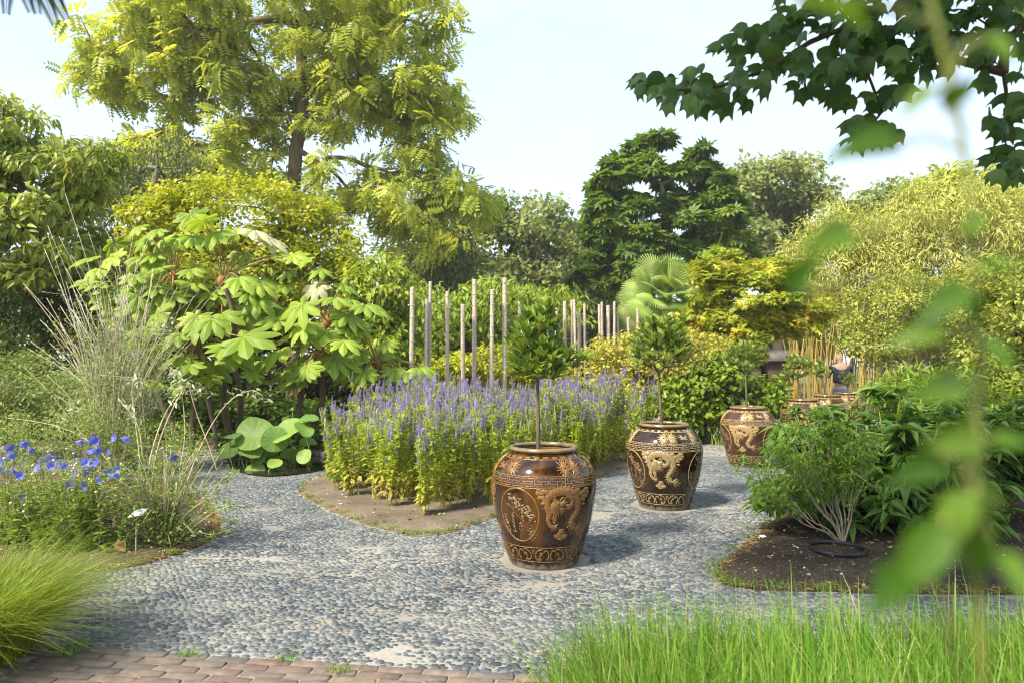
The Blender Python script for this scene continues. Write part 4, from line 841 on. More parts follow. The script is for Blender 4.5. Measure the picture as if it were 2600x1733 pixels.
def citrus(k, label, crown, nclump, nleaf, leaf, objs, seed, lean=0, m1='citrus', m2='citrus_near'):
    rng = np.random.default_rng(seed); x, y = potxy(k); d = y; t = thing('citrus_tree', label, 'tree', (x, y, .79), 'citrus standards in the dragon pots')
    ells = [ell(px, py, rx, ry, d, rx * d / FPX * .85) for px, py, rx, ry in crown]; C = sample_clumps(ells, nclump, rng, .3)
    head = np.mean([e[0] for e in ells], 0); zf = min(e[0][2] - e[1][2] * .95 for e in ells[:1]); fx = ells[0][0][0]
    tr = [np.array((x + lean, y, .77)), np.array((x + (fx - x) * .3 + lean * .7, y, .77 + (zf - .77) * .35)), np.array((x + (fx - x) * .7 + lean * .3, y, .77 + (zf - .77) * .7)), np.array((fx, y, zf + .04))]
    nodes, par, rad = grow(tr, C, .0145, .0022, rng, .05, 3); limbs_geo(nodes, par, rad, 7).obj('trunk', M['bark'], t, smooth=True)
    n = len(C) * nleaf; c = np.repeat(C, nleaf, 0); u = unit(rng.normal(size=(n, 3))); u[:, 2] = np.abs(u[:, 2]) * .6 - .1; P = c + u * rng.uniform(0, .035, n)[:, None]
    Dv = u + .7 * unit(c - (head - np.array((0, 0, .25)))) + rng.normal(0, .25, (n, 3)); Dv[:, 2] += .75; Nn = np.cross(np.cross(Dv, np.array((0, 0, 1.))), Dv) + rng.normal(0, .25, (n, 3)); L = leaf * np.clip(rng.normal(1, .2, n), .5, 1.5)
    if objs:
        meshes = [single_leaf('leaf', big_leaf_tmpl(6, .62, dr, fo), 1, .58) for dr, fo in ((.1, .3), (.22, .2), (-.05, .35), (.16, .5))]
        od = np.argsort(P[:, 1]); place_leaves(t, 'leaf', meshes, [frame(P[i], Dv[i], Nn[i], L[i]) for i in od[:300]], M[m1])
        od = od[300:]; V, F, v = leaves(P[od], Dv[od], Nn[od], L[od], L[od] * .58, T_MED, rng); g = Geo(); g.add(V, F, v); g.obj('foliage', M[m2], t, kind='stuff')
    else:
        V, F, v = leaves(P, Dv, Nn, L, L * .42, T_MED, rng); g = Geo(); g.add(V, F, v); g.obj('crown', M['citrus_far'], t)
    return t
t1 = citrus(0, 'citrus standard with dense dark crown and a small green fruit', [(1364, 875, 62, 88), (1368, 805, 48, 40), (1312, 880, 30, 40), (1445, 915, 40, 26), (1368, 930, 75, 38)], 115, 8, .086, True, 61, -.04)
for (px, py, r, mt) in ((1351, 977, .022, 'fruit'), (1336, 958, .012, 'fruit_orange'), (1339, 966, .014, 'fruit')):
    bm = Geo(); a = np.linspace(-math.pi / 2, math.pi / 2, 9); V, F = lathe(np.column_stack([np.maximum(np.cos(a), .02) * r, np.sin(a) * r * 1.1]), 12); bm.add(V + at(px, py, 5.18), F); bm.obj('fruit', M[mt], t1, smooth=True)
citrus(1, 'citrus standard with pale upright leaves in the dark brown pot', [(1672, 888, 66, 70), (1690, 845, 66, 42), (1636, 885, 38, 46), (1726, 880, 46, 46)], 130, 8, .088, True, 62, -.02, 'citrus_pale', 'citrus_far')
citrus(2, 'small light green citrus standard in the straw coloured dragon pot', [(1893, 925, 42, 38), (1905, 895, 38, 22), (1865, 905, 25, 25)], 66, 14, .09, False, 63, -.01)
citrus(3, 'small citrus standard in the first half-hidden pot before the bamboo', [(2024, 935, 36, 30)], 50, 14, .09, False, 64)
citrus(4, 'small sparse citrus standard to the left of the standing man', [(2086, 945, 22, 16), (2080, 930, 14, 12)], 30, 12, .085, False, 65)
citrus(5, 'small citrus standard overlapping the standing man', [(2150, 962, 18, 16)], 22, 8, .085, False, 66)

# ---- giant-leaved plant (rice-paper plant)
M['bigleaf'] = leaf_mat('leaf_giant', [(.19, .29, .028), (.25, .36, .036), (.32, .42, .05)], trans=.45, rough=.5, objrand=True, vein=.75)
M['bigleaf_dry'] = leaf_mat('leaf_giant_dry', [(.30, .20, .10), (.38, .27, .13)], trans=.2, rough=.7, objrand=True)
M['bigleaf_pale'] = leaf_mat('leaf_giant_pale', [(.42, .42, .24), (.5, .48, .3)], trans=.3, rough=.7, objrand=True)
M['petiole'] = noise_mat('petiole', [(.3, (.22, .13, .05)), (.7, (.34, .24, .09))], 12, rough=.7)
M['head_fuzz'] = noise_mat('head_fuzz', [(.3, (.22, .09, .03)), (.7, (.36, .17, .06))], 25, rough=.9)
def palmate_leaf(name, lobes=7, span=300, sinus=.42, droop=.34, seed=0, per=8, narrow=.62):
    r = np.random.default_rng(seed); n = lobes * per + 1; ph = np.radians(np.linspace(-span / 2, span / 2, n)); spc = math.radians(span) / lobes
    rings = (0.06, .3, .5, .68, .84, 1.0); V, var = [(0, 0, 0)], [1.0]
    for t in rings:
        for i, a in enumerate(ph):
            q = (a + math.radians(span) / 2) / spc; k = min(lobes - 1, int(q)); p = 1 - abs(q - k - .5) * 2; Lk = 1 - .38 * abs((k - (lobes - 1) / 2) / ((lobes - 1) / 2)) ** 1.6
            ro = Lk * (sinus + (1 - sinus) * max(0, p) ** narrow); rr = t * ro
            ac = (k + .5) * spc - math.radians(span) / 2; a2 = ac + (a - ac) * (1 - .30 * max(0, t * ro - sinus))
            z = .10 * rr - droop * rr ** 2.2 - .10 * t * (1 - p) ** 2 + .012 * math.sin(9 * a + 5 * t) + .03 * (p > .8) * (t < .95)
            V.append((rr * math.cos(a2), rr * math.sin(a2), z)); var.append(1.0 if p > .95 else .3)
    F = []
    for i in range(n - 1): F.append((0, 1 + i, 2 + i))
    for j in range(len(rings) - 1):
        for i in range(n - 1): a = 1 + j * n + i; F += [(a, a + n, a + n + 1), (a, a + n + 1, a + 1)]
    g = Geo(); g.add(np.array(V), np.array(F), np.array(var)); return g.mesh(name, smooth=True)
TL = [palmate_leaf('leaf', 7, 320, .48, .34, 1, 8, .46), palmate_leaf('leaf', 7, 310, .44, .50, 2, 8, .46), palmate_leaf('leaf', 9, 330, .50, .40, 3, 8, .48), palmate_leaf('leaf', 7, 300, .46, .62, 4, 8, .44)]
TLd = [m.copy() for m in TL]; TLp = [m.copy() for m in TL]
for ms, mt in ((TL, 'bigleaf'), (TLd, 'bigleaf_dry'), (TLp, 'bigleaf_pale')):
    for me in ms: me.materials.clear(); me.materials.append(M[mt])
heads = [(660, 470, 11.6), (1000, 500, 11.4), (820, 940, 11.0), (1680, 1010, 11.2), (1735, 790, 11.5), (1000, 640, 12.0), (2090, 1080, 12.2), (300, 520, 11.6)]
big_list = [(430, 150, 200), (560, 170, 190), (590, 240, 190), (690, 230, 190), (800, 220, 230), (780, 60, 240), (880, 110, 220), (970, 190, 220), (1080, 170, 220), (1230, 180, 230), (1330, 240, 220), (1390, 345, 190), (1500, 350, 200), (1590, 380, 190),
    (80, 370, 240), (230, 360, 210), (450, 360, 270), (540, 340, 240), (640, 300, 210), (250, 580, 260), (150, 540, 190), (360, 560, 240), (560, 570, 240), (650, 640, 220), (800, 560, 270), (900, 560, 260), (970, 600, 230), (1100, 560, 220), (1180, 510, 230), (1260, 530, 260), (1350, 560, 250), (1440, 560, 220),
    (830, 820, 290), (930, 800, 250), (590, 1000, 250), (780, 1110, 190), (940, 1100, 320), (1050, 980, 250), (1150, 920, 310), (1270, 960, 290), (1410, 1010, 260), (1400, 800, 260), (1330, 740, 240), (1560, 690, 260), (1670, 560, 220), (1790, 650, 220), (1900, 660, 200), (2000, 700, 210), (2080, 730, 190), (1640, 880, 270), (1750, 880, 250), (1960, 850, 250), (1780, 1060, 290), (1900, 1100, 250), (1990, 1140, 250), (1580, 1190, 290), (2120, 1040, 170), (2150, 960, 160), (1850, 790, 210), (1000, 760, 260), (1170, 760, 260), (430, 700, 250), (560, 760, 240), (700, 900, 220), (1480, 720, 240), (1250, 660, 240), (480, 860, 220), (330, 800, 220), (1290, 1090, 230), (1080, 1090, 220), (700, 1050, 200), (400, 950, 210), (1480, 900, 220), (1100, 700, 230), (300, 680, 220), (1850, 950, 200), (130, 450, 180), (480, 230, 190), (1130, 330, 190), (1700, 450, 180), (1850, 560, 180), (1480, 470, 190), (250, 260, 180)]
tb = at(610, 1110, 11.9); tp = thing('rice_paper_plant', 'giant-leaved plant with lobed drooping leaves and several bare trunks', 'plant', (tb[0], tb[1], 0))
c4 = lambda x, y: (200 + x / 2.751, 530 + y / 2.751)
rng = np.random.default_rng(71)
for hx_, hy_, hd_ in heads:
    for _ in range(6): a_ = rng.uniform(0, 6.28); big_list.append((hx_ + math.cos(a_) * rng.uniform(90, 300), hy_ + 40 + math.sin(a_) * rng.uniform(40, 150), int(rng.uniform(170, 260))))
for _ in range(14): big_list.append((rng.uniform(500, 2000), rng.uniform(1120, 1260), int(rng.uniform(150, 220))))
HD = [at(*c4(x, y), d) for x, y, d in heads]
pet = Geo()
hd_used = np.array(HD)
for i, (x, y, w) in enumerate(big_list):
    h0 = min(range(len(heads)), key=lambda k: math.hypot(heads[k][0] - x, (heads[k][1] - y) * 1.2 - 60)); hx, hy, hd = heads[h0]
    px, py = c4(x, y); back = y < hy - 150
    d = hd + rng.uniform(-.75, .15) + (.35 if back else 0); P = at(px, py - 8, d); dx = (x - hx) / 260.
    Dv = np.array((dx * 1.0 + rng.normal(0, .25), -.55 + (.35 if back else 0) + rng.normal(0, .2), -.28 + rng.normal(0, .12))); N = np.array((dx * .35, -.42, .90)) + rng.normal(0, .2, 3)
    s = w * .00241 * rng.uniform(.60, .80); k = int(rng.integers(0, 4)); ms = TL
    if i in (9, 10, 44): ms = TLp
    o = link('leaf', ms[k], None, tp); m4 = frame(P, Dv, N, s); m4.translation -= tp.location; o.matrix_local = m4; m4o = m4.copy()
    if i == 55:
        o['label'] = 'giant leaf with two scorched brown lobes'; o2 = link('dead_lobe', TLd[3], None, tp); m4 = frame(P + np.array((-.08, -.02, -.03)), Dv + np.array((-.4, 0, -.5)), N, s * .8); m4.translation -= tp.location; o2.matrix_local = m4
    H = HD[h0]; q = np.array([H + (P - H) * t + np.array((0, 0, .10 * math.sin(math.pi * t))) for t in np.linspace(0, .98, 6)]); V, F = tube(q, np.linspace(.014, .008, 6), 5); pet = Geo(); pet.add(V, F); po = link('petiole', pet.mesh('petiole', smooth=True), M['petiole'], o); po.matrix_parent_inverse = (Matrix.Translation(tp.location) @ m4o).inverted()
for (x, y, d), tx in zip(heads, (560, 592, 490, 700, 745, 600, 985, 470)):
    H = at(*c4(x, y), d); b = at(tx, 1100, d + .3); b[2] = 0
    q = curve([b, b * .6 + H * .4 + np.array((rng.normal(0, .15), 0, -.1)), b * .25 + H * .75 + np.array((rng.normal(0, .1), 0, 0)), H], 9); V, F = tube(q, np.linspace(.065, .035, 9), 8); g = Geo(); g.add(V, F); g.obj('trunk', M['bark'], tp, smooth=True)
    a = np.linspace(0, 1, 6); V, F = lathe(np.column_stack([.075 * np.sin(math.pi * (.15 + .85 * a)) + .005, a * .22]), 9); g = Geo(); g.add(V + H - (0, 0, .1), F); g.obj('growing_tip', M['head_fuzz'], tp, smooth=True)

# ---- lotus in the stone-edged basin
M['lotus'] = leaf_mat('leaf_lotus', [(.09, .19, .04), (.14, .25, .045), (.20, .31, .055)], trans=.38, rough=.5, objrand=True, vein=.4)
M['lotus_stem'] = leaf_mat('lotus_stem', [(.14, .16, .03), (.2, .22, .04)], trans=0)
M['stone'] = noise_mat('kerb_stone', [(.3, (.07, .068, .065)), (.7, (.16, .155, .145))], 12, rough=.9, bump=.4)
m, nt, out = newmat('water'); M['water'] = m; p = nd(nt, 'ShaderNodeBsdfPrincipled'); p.inputs['Base Color'].default_value = (.015, .017, .010, 1); p.inputs['Roughness'].default_value = .06; nt.links.new(p.outputs[0], out.inputs[0])
g = Geo(); c = POND.mean(0); V = np.column_stack([POND, np.full(len(POND), .02)]); V = np.concatenate([V, [[*c, .02]]]); n = len(POND); g.add(V, np.array([(k, (k + 1) % n, n) for k in range(n)])); struct(g.obj('water', M['water']))
kt = thing('pond_kerb', 'rough grey stone kerb around the lotus basin', 'kerb', (*c, 0)); rgk = np.random.default_rng(5); nn = 22
L_ = np.concatenate([[0], np.cumsum(np.hypot(*(np.roll(POND, -1, 0) - POND).T))])
for k in range(nn):
    s0 = L_[-1] * k / nn; i = min(n - 1, int(np.searchsorted(L_, s0)) - 1 if s0 > 0 else 0); a = POND[i]; b = POND[(i + 1) % n]; q = a + (b - a) * ((s0 - L_[i]) / (L_[i + 1] - L_[i] + 1e-9))
    back = q[1] > c[1]
    if q[1] < c[1] - .1: continue
    V, F = box(q[0], q[1], .045 if back else .022, L_[-1] / nn * .96, .14, .11 if back else .05, math.atan2(b[1] - a[1], b[0] - a[0])); V += rgk.normal(0, .006, V.shape); g = Geo(); g.add(V, F); g.obj('stone', M['stone'], kt)
def lotus_mesh(seed):
    r = np.random.default_rng(seed); n = 26; V = [(0, 0, 0)]; LV = [1.0]; F = []; ph = r.uniform(0, 6.28, 3)
    for t in (.12, .4, .7, .9, 1.0):
        for k in range(n):
            a = k * 2 * math.pi / n; w = .13 * math.sin(2 * a + ph[0]) + .05 * math.sin(3 * a + ph[1]) + .025 * math.sin(7 * a + ph[2]); rr = t * (1 + .04 * math.sin(3 * a + ph[2]))
            LV.append(1.0 if k % 2 == 0 and t < .95 else .3); V.append((rr * math.cos(a), rr * math.sin(a), .12 * t ** 1.5 - .10 * max(0, t - .8) + w * t ** 2.2))
    for k in range(n): F.append((0, 1 + k, 1 + (k + 1) % n))
    for j in range(4):
        for k in range(n): a = 1 + j * n + k; b = 1 + j * n + (k + 1) % n; F += [(a, a + n, b + n), (a, b + n, b)]
    g = Geo(); g.add(np.array(V), np.array(F), np.array(LV)); me = g.mesh('leaf', smooth=True); me.materials.append(M['lotus']); return me
LO = [lotus_mesh(k) for k in range(5)]
lp = thing('lotus_plant', 'lotus with round upright pads standing in the stone-edged basin', 'plant', (*c, .02)); stems = Geo(); rng = np.random.default_rng(8)
for i, (x, y, w, nv) in enumerate([(910, 650, 480, (0, -.75, .6)), (1440, 600, 450, (-.25, -.5, .8)), (1240, 720, 330, (.35, -.8, .3)), (640, 800, 260, (0, -.3, .9)), (495, 915, 270, (-.1, -.6, .6)), (865, 905, 300, (.1, -.45, .7)), (975, 1010, 200, (0, -.7, .6)), (1245, 1100, 180, (.1, -.5, .8)), (1470, 965, 240, (0, -.45, .9)), (1715, 990, 200, (-.2, -.8, .5)), (920, 1225, 250, (0, -.6, .7)), (1560, 450, 330, (.1, -.2, .9)), (1700, 560, 260, (.5, -.3, .7)), (1790, 400, 240, (0, -.3, .9)), (1765, 770, 220, (.2, -.35, .9)), (540, 680, 240, (-.1, -.15, 1)), (1110, 820, 160, (.8, -.4, .3)), (1180, 900, 200, (.1, -.6, .6)), (1230, 1015, 120, (0, -.3, .9)), (1590, 930, 160, (.2, -.5, .7)), (680, 920, 110, (0, -.4, .9))]):
    d = 9.9 + rng.uniform(-.35, .35) + (.3 if y < 560 else 0) - (.25 if y > 950 else 0); P = at(500 + x / 6.27, 1000 + y / 6.27, d); a = rng.uniform(0, 6.28); N = np.array(nv); Dv = np.array((math.cos(a), math.sin(a), 0))
    o = link('pad', LO[i % 5], None, lp); m4 = frame(P, Dv - N * (Dv @ N) / (N @ N), N, w * .000905 * .64); m4.translation -= lp.location; o.matrix_local = m4
    b = P + np.array((rng.normal(0, .08), .05 + rng.normal(0, .05), 0)); b[2] = .0; V, F = tube(curve([b, (b + P) / 2 + (rng.normal(0, .02), 0, 0), P], 6), .007, 5); stems.add(V, F)
P = at(500 + 1525 / 6.27, 1000 + 285 / 6.27, 10.2); b = P.copy(); b[2] = 0; V, F = tube([b, (b + P) / 2 + (-.02, 0, 0), P], .006, 5); stems.add(V, F)
stems.obj('stems', M['lotus_stem'], lp, smooth=True)
a = np.linspace(0, 1, 7); V, F = lathe(np.column_stack([.028 * np.sin(math.pi * a ** .8) + .001, a * .08]), 8); g = Geo(); g.add(V + P, F); g.obj('bud', M['lotus_stem'], lp, smooth=True)

# ---- hyssop bed
M['hy_stem'] = leaf_mat('hyssop_stem', [(.26, .27, .03), (.34, .32, .05)], trans=0)
M['hy_leaf'] = leaf_mat('hyssop_leaf', [(.38, .29, .11), (.36, .37, .05), (.32, .41, .04), (.27, .38, .04), (.25, .37, .04)], trans=.42, rough=.5)
M['hy_leaf_green'] = leaf_mat('hyssop_leaf_green', [(.12, .20, .02), (.18, .27, .025), (.26, .33, .04)], trans=.42, rough=.5)
M['spike'] = leaf_mat('hyssop_flower', [(.22, .19, .38), (.31, .27, .49), (.41, .365, .56), (.48, .42, .56)], trans=.3, rough=.7, tint=(1.1, .95, 1.1))
M['spike_white'] = leaf_mat('hyssop_flower_white', [(.42, .44, .24), (.58, .58, .38), (.66, .66, .48)], trans=.3, rough=.7, tint=(1.05, 1.05, .8))
def spike_mesh(seed, h=.13, r=.0165, mat='spike'):
    rg_ = np.random.default_rng(seed); P, D, N, L = [], [], [], []; nw = 11
    for k in range(nw):
        z = h * k / nw; q = r * (1 - .55 * (k / nw) ** 2.5)
        for j in range(9):
            a = j * 2 * math.pi / 9 + k * .5 + rg_.normal(0, .15); P.append((.25 * q * math.cos(a), .25 * q * math.sin(a), z)); D.append((math.cos(a), math.sin(a), .75)); N.append((-math.cos(a), -math.sin(a), 1)); L.append(q * rg_.uniform(.9, 1.35))
    V, F, v = leaves(P, D, N, np.array(L), np.array(L) * .8, T_SIMPLE, rg_); g = Geo(); g.add(V, F, v)
    V, F = tube([(0, 0, -.02), (0, 0, h * .98)], [.003, .002], 4); g.add(V, F, .2); me = g.mesh('flower_spike'); me.materials.append(M[mat]); return me
SPK = [spike_mesh(k, .09 + .028 * k) for k in range(4)]; SPW = [spike_mesh(k + 9, .10 + .03 * k, .017, 'spike_white') for k in range(3)]
def hyssop_proto(seed, white=False, h=1.0):
    rg_ = np.random.default_rng(seed); t = thing('hyssop_plant', '-', 'plant'); st = Geo(); P, D, N, L, va = [], [], [], [], []; sp = []
    ns = 8 if not white else 7
    for s in range(ns):
        a = rg_.uniform(0, 6.28); b = np.array((math.cos(a), math.sin(a), 0)) * rg_.uniform(.02, .07); e = np.array((math.cos(a), math.sin(a), 0)) * rg_.uniform(.05, .32) + (0, 0, h * rg_.uniform(.70, 1.08)); q = curve([b, b * .6 + e * .4 + (0, 0, -.02), e], 9)
        V, F = tube(q, np.linspace(.0052, .0028, 9), 4); st.add(V, F, rg_.random())
        for k in range(21):                                   # opposite leaf pairs
            f = .28 + .69 * k / 21 + rg_.normal(0, .01); i = min(7, int(f * 8)); p = q[i] + (q[i + 1] - q[i]) * (f * 8 - i); an = rg_.uniform(0, 3.14) 
            for sg in (0, math.pi):
                if rg_.random() < .12: continue
                c_, s_ = math.cos(an + sg), math.sin(an + sg); P.append(p); D.append((c_, s_, rg_.normal(-.05 if f > .5 else -.35, .25))); N.append((rg_.normal(0, .2), rg_.normal(0, .2), 1)); L.append((.125 - .07 * f) * rg_.uniform(.75, 1.3)); va.append(np.clip(f * 1.15 - .22 + rg_.normal(0, .12), 0, 1) if not white else rg_.random())
        # branch tips with spikes and small leaves
        tips = [(q[-1], 1.0)]
        for _ in range(5):
            f = rg_.uniform(.66, .96); i = min(7, int(f * 8)); p = q[i]; an = rg_.uniform(0, 6.28); e2 = p + np.array((math.cos(an) * rg_.uniform(.04, .09), math.sin(an) * rg_.uniform(.04, .09), rg_.uniform(.06, .2))); V, F = tube([p, (p + e2) / 2 + (0, 0, -.01), e2], .0022, 4); st.add(V, F, rg_.random())
            for _ in range(9):
                P.append(p + (e2 - p) * rg_.random()); D.append((*rg_.normal(0, 1, 2), .2)); N.append((0, 0, 1)); L.append(rg_.uniform(.035, .07)); va.append(rg_.uniform(.5, 1))
            if rg_.random() < .62: tips.append((e2, .72))
        sp += tips
    st.obj('stems', M['hy_stem'], t)
    P, D, N, L = map(np.array, (P, D, N, L)); V, F, v = leaves(P, D, N, L, L * .46, T_SIMPLE if not white else T_MED, rg_, np.array(va)); g = Geo(); g.add(V, F, v); g.obj('foliage', M['hy_leaf_green' if white else 'hy_leaf'], t, kind='stuff')
    for (p, s) in sp:
        o = link('flower_spike', (SPW if white else SPK)[rg_.integers(0, 3 if white else 4)], None, t); o.location = tuple(p); o.rotation_euler = (rg_.normal(0, .1), rg_.normal(0, .1), rg_.uniform(0, 6)); o.scale = (s,) * 3
    return t
HYP = [hyssop_proto(100 + k) for k in range(6)]; HYW = [hyssop_proto(120 + k, True) for k in range(2)]
def hyssop_tag(o, wht, x, y):
    c_ = 'white hyssop' if wht else 'hyssop'; col_ = 'creamy white flowered hyssop' if wht else 'lavender-blue flowered hyssop'; ed = edge_dist(BED_MID, np.array([x]), np.array([y]))[0]
    z = ('at the corner of the bed pointing to the lotus basin' if x < -1.75 and y < 9.6 else 'directly behind the amber dragon pot' if abs(x - .25 * y / 5.3) < .35 and y < 8.2 else 'along the sandy front edge of the middle bed' if ed < .75 and y < 8.6
         else 'beside the dark brown dragon pot' if x > .7 and y < 8.8 else 'along the back of the bed below the posts' if y > 10.6 else 'at the end of the bed near the leafy shrub' if x > 1.4 else 'on the path side of the bed facing the lotus' if x < -1.5 else 'in the thick of the middle bed')
    tag(o, col_ + ' plant ' + z, 'plant', c_ + ' plants ' + z)
rng = np.random.default_rng(15); spots = []
inner = BED_MID
for _ in range(6000):
    x, y = rng.uniform(-2.7, 3.0), rng.uniform(5.9, 11.8)
    if not inside(inner, np.array([x]), np.array([y]))[0]: continue
    ed = edge_dist(inner, np.array([x]), np.array([y]))[0]
    if ed < (.46 if y < 7.2 else .36 if x < -.5 else .22): continue
    if x > .3 + (y - 6.6) * .52 + .55: continue
    if any((x - a) ** 2 + (y - b) ** 2 < .30 ** 2 for a, b in spots): continue
    spots.append((x, y))
used = set()
for i, (x, y) in enumerate(spots):
    px = 1300 + x / y * FPX; wht = (1440 < px < 1610 and 6.6 < y < 9.2 and rng.random() < .75) or (840 < px < 930 and 7.9 < y < 9.0 and rng.random() < .5) or rng.random() < .03
    L_ = HYW if wht else HYP; k = int(rng.integers(0, len(L_))); key = (wht, k)
    o = L_[k] if key not in used else copy_tree(L_[k]); used.add(key)
    o.location = (x, y, .05); o.rotation_euler = (rng.normal(0, .07), rng.normal(0, .07), rng.uniform(0, 6.28)); s = (.92 + .035 * (y - 6)) * rng.uniform(.80, 1.10) * (.9 if wht else 1); o.scale = (s * .97, s * .97, s)
    hyssop_tag(o, wht, x, y)
for L_ in (HYP, HYW):
    for k, o in enumerate(L_):
        if (L_ is HYW, k) not in used:
            q_ = (rng.uniform(.2, 1.2), rng.uniform(9, 10)); o.location = (*q_, .05); hyssop_tag(o, L_ is HYW, *q_)

# ---- balloon flowers in the left bed
M['balloon'] = leaf_mat('balloon_flower', [(.11, .125, .46), (.16, .19, .56), (.23, .26, .64)], trans=.35, rough=.6, tint=(1.0, 1.0, 1.2), objrand=True)
M['bl_leaf'] = leaf_mat('balloon_leaf', [(.09, .18, .018), (.16, .27, .026), (.25, .35, .045)], trans=.42, rough=.45)
M['bl_stem'] = leaf_mat('balloon_stem', [(.16, .16, .04), (.2, .14, .06)], trans=0)
M['seed'] = leaf_mat('seed_head', [(.42, .32, .22), (.5, .42, .3)], trans=.1, objrand=True)
def bell_mesh():
    n = 10; V = [(0, 0, 0)]; F = []
    for j, (t, z) in enumerate(((.35, .25), (.62, .55), (1.0, .78))):
        for k in range(n):
            a = k * 2 * math.pi / n; tip = k % 2 == 0; q = t * (1.0 if j < 2 else (1.25 if tip else .72)); V.append((q * math.cos(a), q * math.sin(a), z + (.06 if (j == 2 and not tip) else 0) - (.05 if j == 2 and tip else 0)))
    for k in range(n): F.append((0, 1 + k, 1 + (k + 1) % n))
    for j in range(2):
        for k in range(n): a = 1 + j * n + k; b = 1 + j * n + (k + 1) % n; F += [(a, a + n, b + n), (a, b + n, b)]
    g = Geo(); g.add(np.array(V, float), np.array(F)); me = g.mesh('flower', smooth=False); me.materials.append(M['balloon']); return me
BELL = bell_mesh()
a = np.linspace(0, 1, 6); V, F = lathe(np.column_stack([.011 * np.sin(math.pi * (.1 + .85 * a)) + .001, a * .022]), 7); g = Geo(); g.add(V, F); SEED = g.mesh('seed_head', smooth=True); SEED.materials.append(M['seed'])
fl = [(410, 230), (478, 232), (592, 222), (648, 215), (230, 325), (285, 312), (203, 378), (273, 362), (493, 272), (460, 303), (430, 345), (493, 350), (565, 295), (440, 380), (560, 385), (605, 380), (380, 410), (740, 490), (885, 308), (50, 265), (58, 300), (75, 385), (110, 415), (42, 450), (125, 510), (165, 525), (445, 455), (20, 335), (120, 240), (150, 288), (510, 425), (585, 400), (330, 355), (365, 460), (10, 365)]
NSX = 2
bases = [('balloon flower plant with many blue bells beside the small white plant label', (215, 1405), 26), ('balloon flower plant with drooping blue bells next to the arching grass tuft', (55, 1395), 24), ('single blue balloon flower shoot under the arching silver buddleia stems', (395, 1360), 8), ('balloon flower plant with blue bells low behind the densest one', (130, 1330), 18)]
rng = np.random.default_rng(33); BP = []
for lab, (px, py), nst in bases:
    gb = ground(px, py); BP.append((thing('balloon_flower', lab, 'plant', (gb[0], gb[1], .04), 'balloon flowers in the left bed'), gb, nst, Geo(), []))
for (x, y) in fl:
    px, py = x / 1.99, 1000 + y / 1.99; j = 2 if px > 330 else (0 if px > 150 else (1 if rng.random() < .6 else 3)); t, gb, nst, st, ll = BP[j]
    d = gb[1] + rng.uniform(-.1, .3); P = at(px, py, d); ang_ = rng.uniform(-.5, .5); N = np.array((rng.normal(0, .6), -.7 + rng.normal(0, .3), rng.normal(-.15, .5))); o = link('flower', BELL, None, t); m4 = frame(P, np.cross(N, (0.3, .2, .9)), N, .042 * rng.uniform(.75, 1.15)); m4.translation -= t.location; o.matrix_local = m4
    b = gb + (rng.normal(0, .07), rng.normal(0, .07), 0); V, F = tube(curve([b, b * .5 + P * .5 + (rng.normal(0, .04), 0, 0), P], 7), np.linspace(.004, .002, 7), 4); st.add(V, F, rng.random()); ll.append((b, P))
for t, gb, nst, st, ll in BP:
    P, D, N, L = [], [], [], []
    for _ in range(nst * 2):
        b = gb + (rng.normal(0, .17), rng.normal(0, .13), 0); e = b + (rng.normal(0, .12), rng.normal(0, .1), rng.uniform(.35, .78)); V, F = tube(curve([b, (b + e) / 2, e], 5), np.linspace(.004, .0018, 5), 4); st.add(V, F, rng.random()); ll.append((b, e))
        if rng.random() < .35: o = link('seed_head', SEED, None, t); o.location = Vector(e) - t.location
    for b, e in ll:
        for k in range(26):
            f = rng.uniform(.12, .95); a = rng.uniform(0, 6.28); P.append(b + (e - b) * f); D.append((math.cos(a), math.sin(a), rng.normal(.25, .25))); N.append((rng.normal(0, .25), rng.normal(0, .25), 1)); L.append(rng.uniform(.055, .095) * (1.1 - .6 * f))
    P, D, N, L = map(np.array, (P, D, N, L)); V, F, v = leaves(P, D, N, L, L * .40, T_MED, rng); g = Geo(); g.add(V, F, v); g.obj('foliage', M['bl_leaf'], t, kind='stuff'); st.obj('stems', M['bl_stem'], t)

# ---- silver buddleia in the left bed: arching pale stems, fine leaves
M['silver_stem'] = leaf_mat('silver_stem', [(.30, .23, .13), (.42, .34, .21), (.5, .42, .28)], trans=0, rough=.8)
M['silver_leaf'] = leaf_mat('silver_leaf', [(.22, .27, .13), (.36, .40, .27), (.52, .54, .44)], trans=.3, rough=.6)
M['small_leaf'] = leaf_mat('small_leaf', [(.11, .19, .03), (.17, .26, .04), (.25, .33, .06)], trans=.42)
sb = ground(415, 1392); t = thing('silver_buddleia', 'arching pale-stemmed buddleia with small leaves spilling over the pebble path', 'shrub', (sb[0], sb[1], .04)); st = Geo(); rng = np.random.default_rng(41); LS, LG = [], []
def stem_img(pts, r0, r1, d0, d1):
    n = len(pts); q = curve([at(px, py, d0 + (d1 - d0) * k / (n - 1)) for k, (px, py) in enumerate(pts)], 18); q[:, 2] = np.maximum(q[:, 2], .03); V, F = tube(q, np.linspace(r0, r1, 18), 5); st.add(V, F, rng.random()); return q
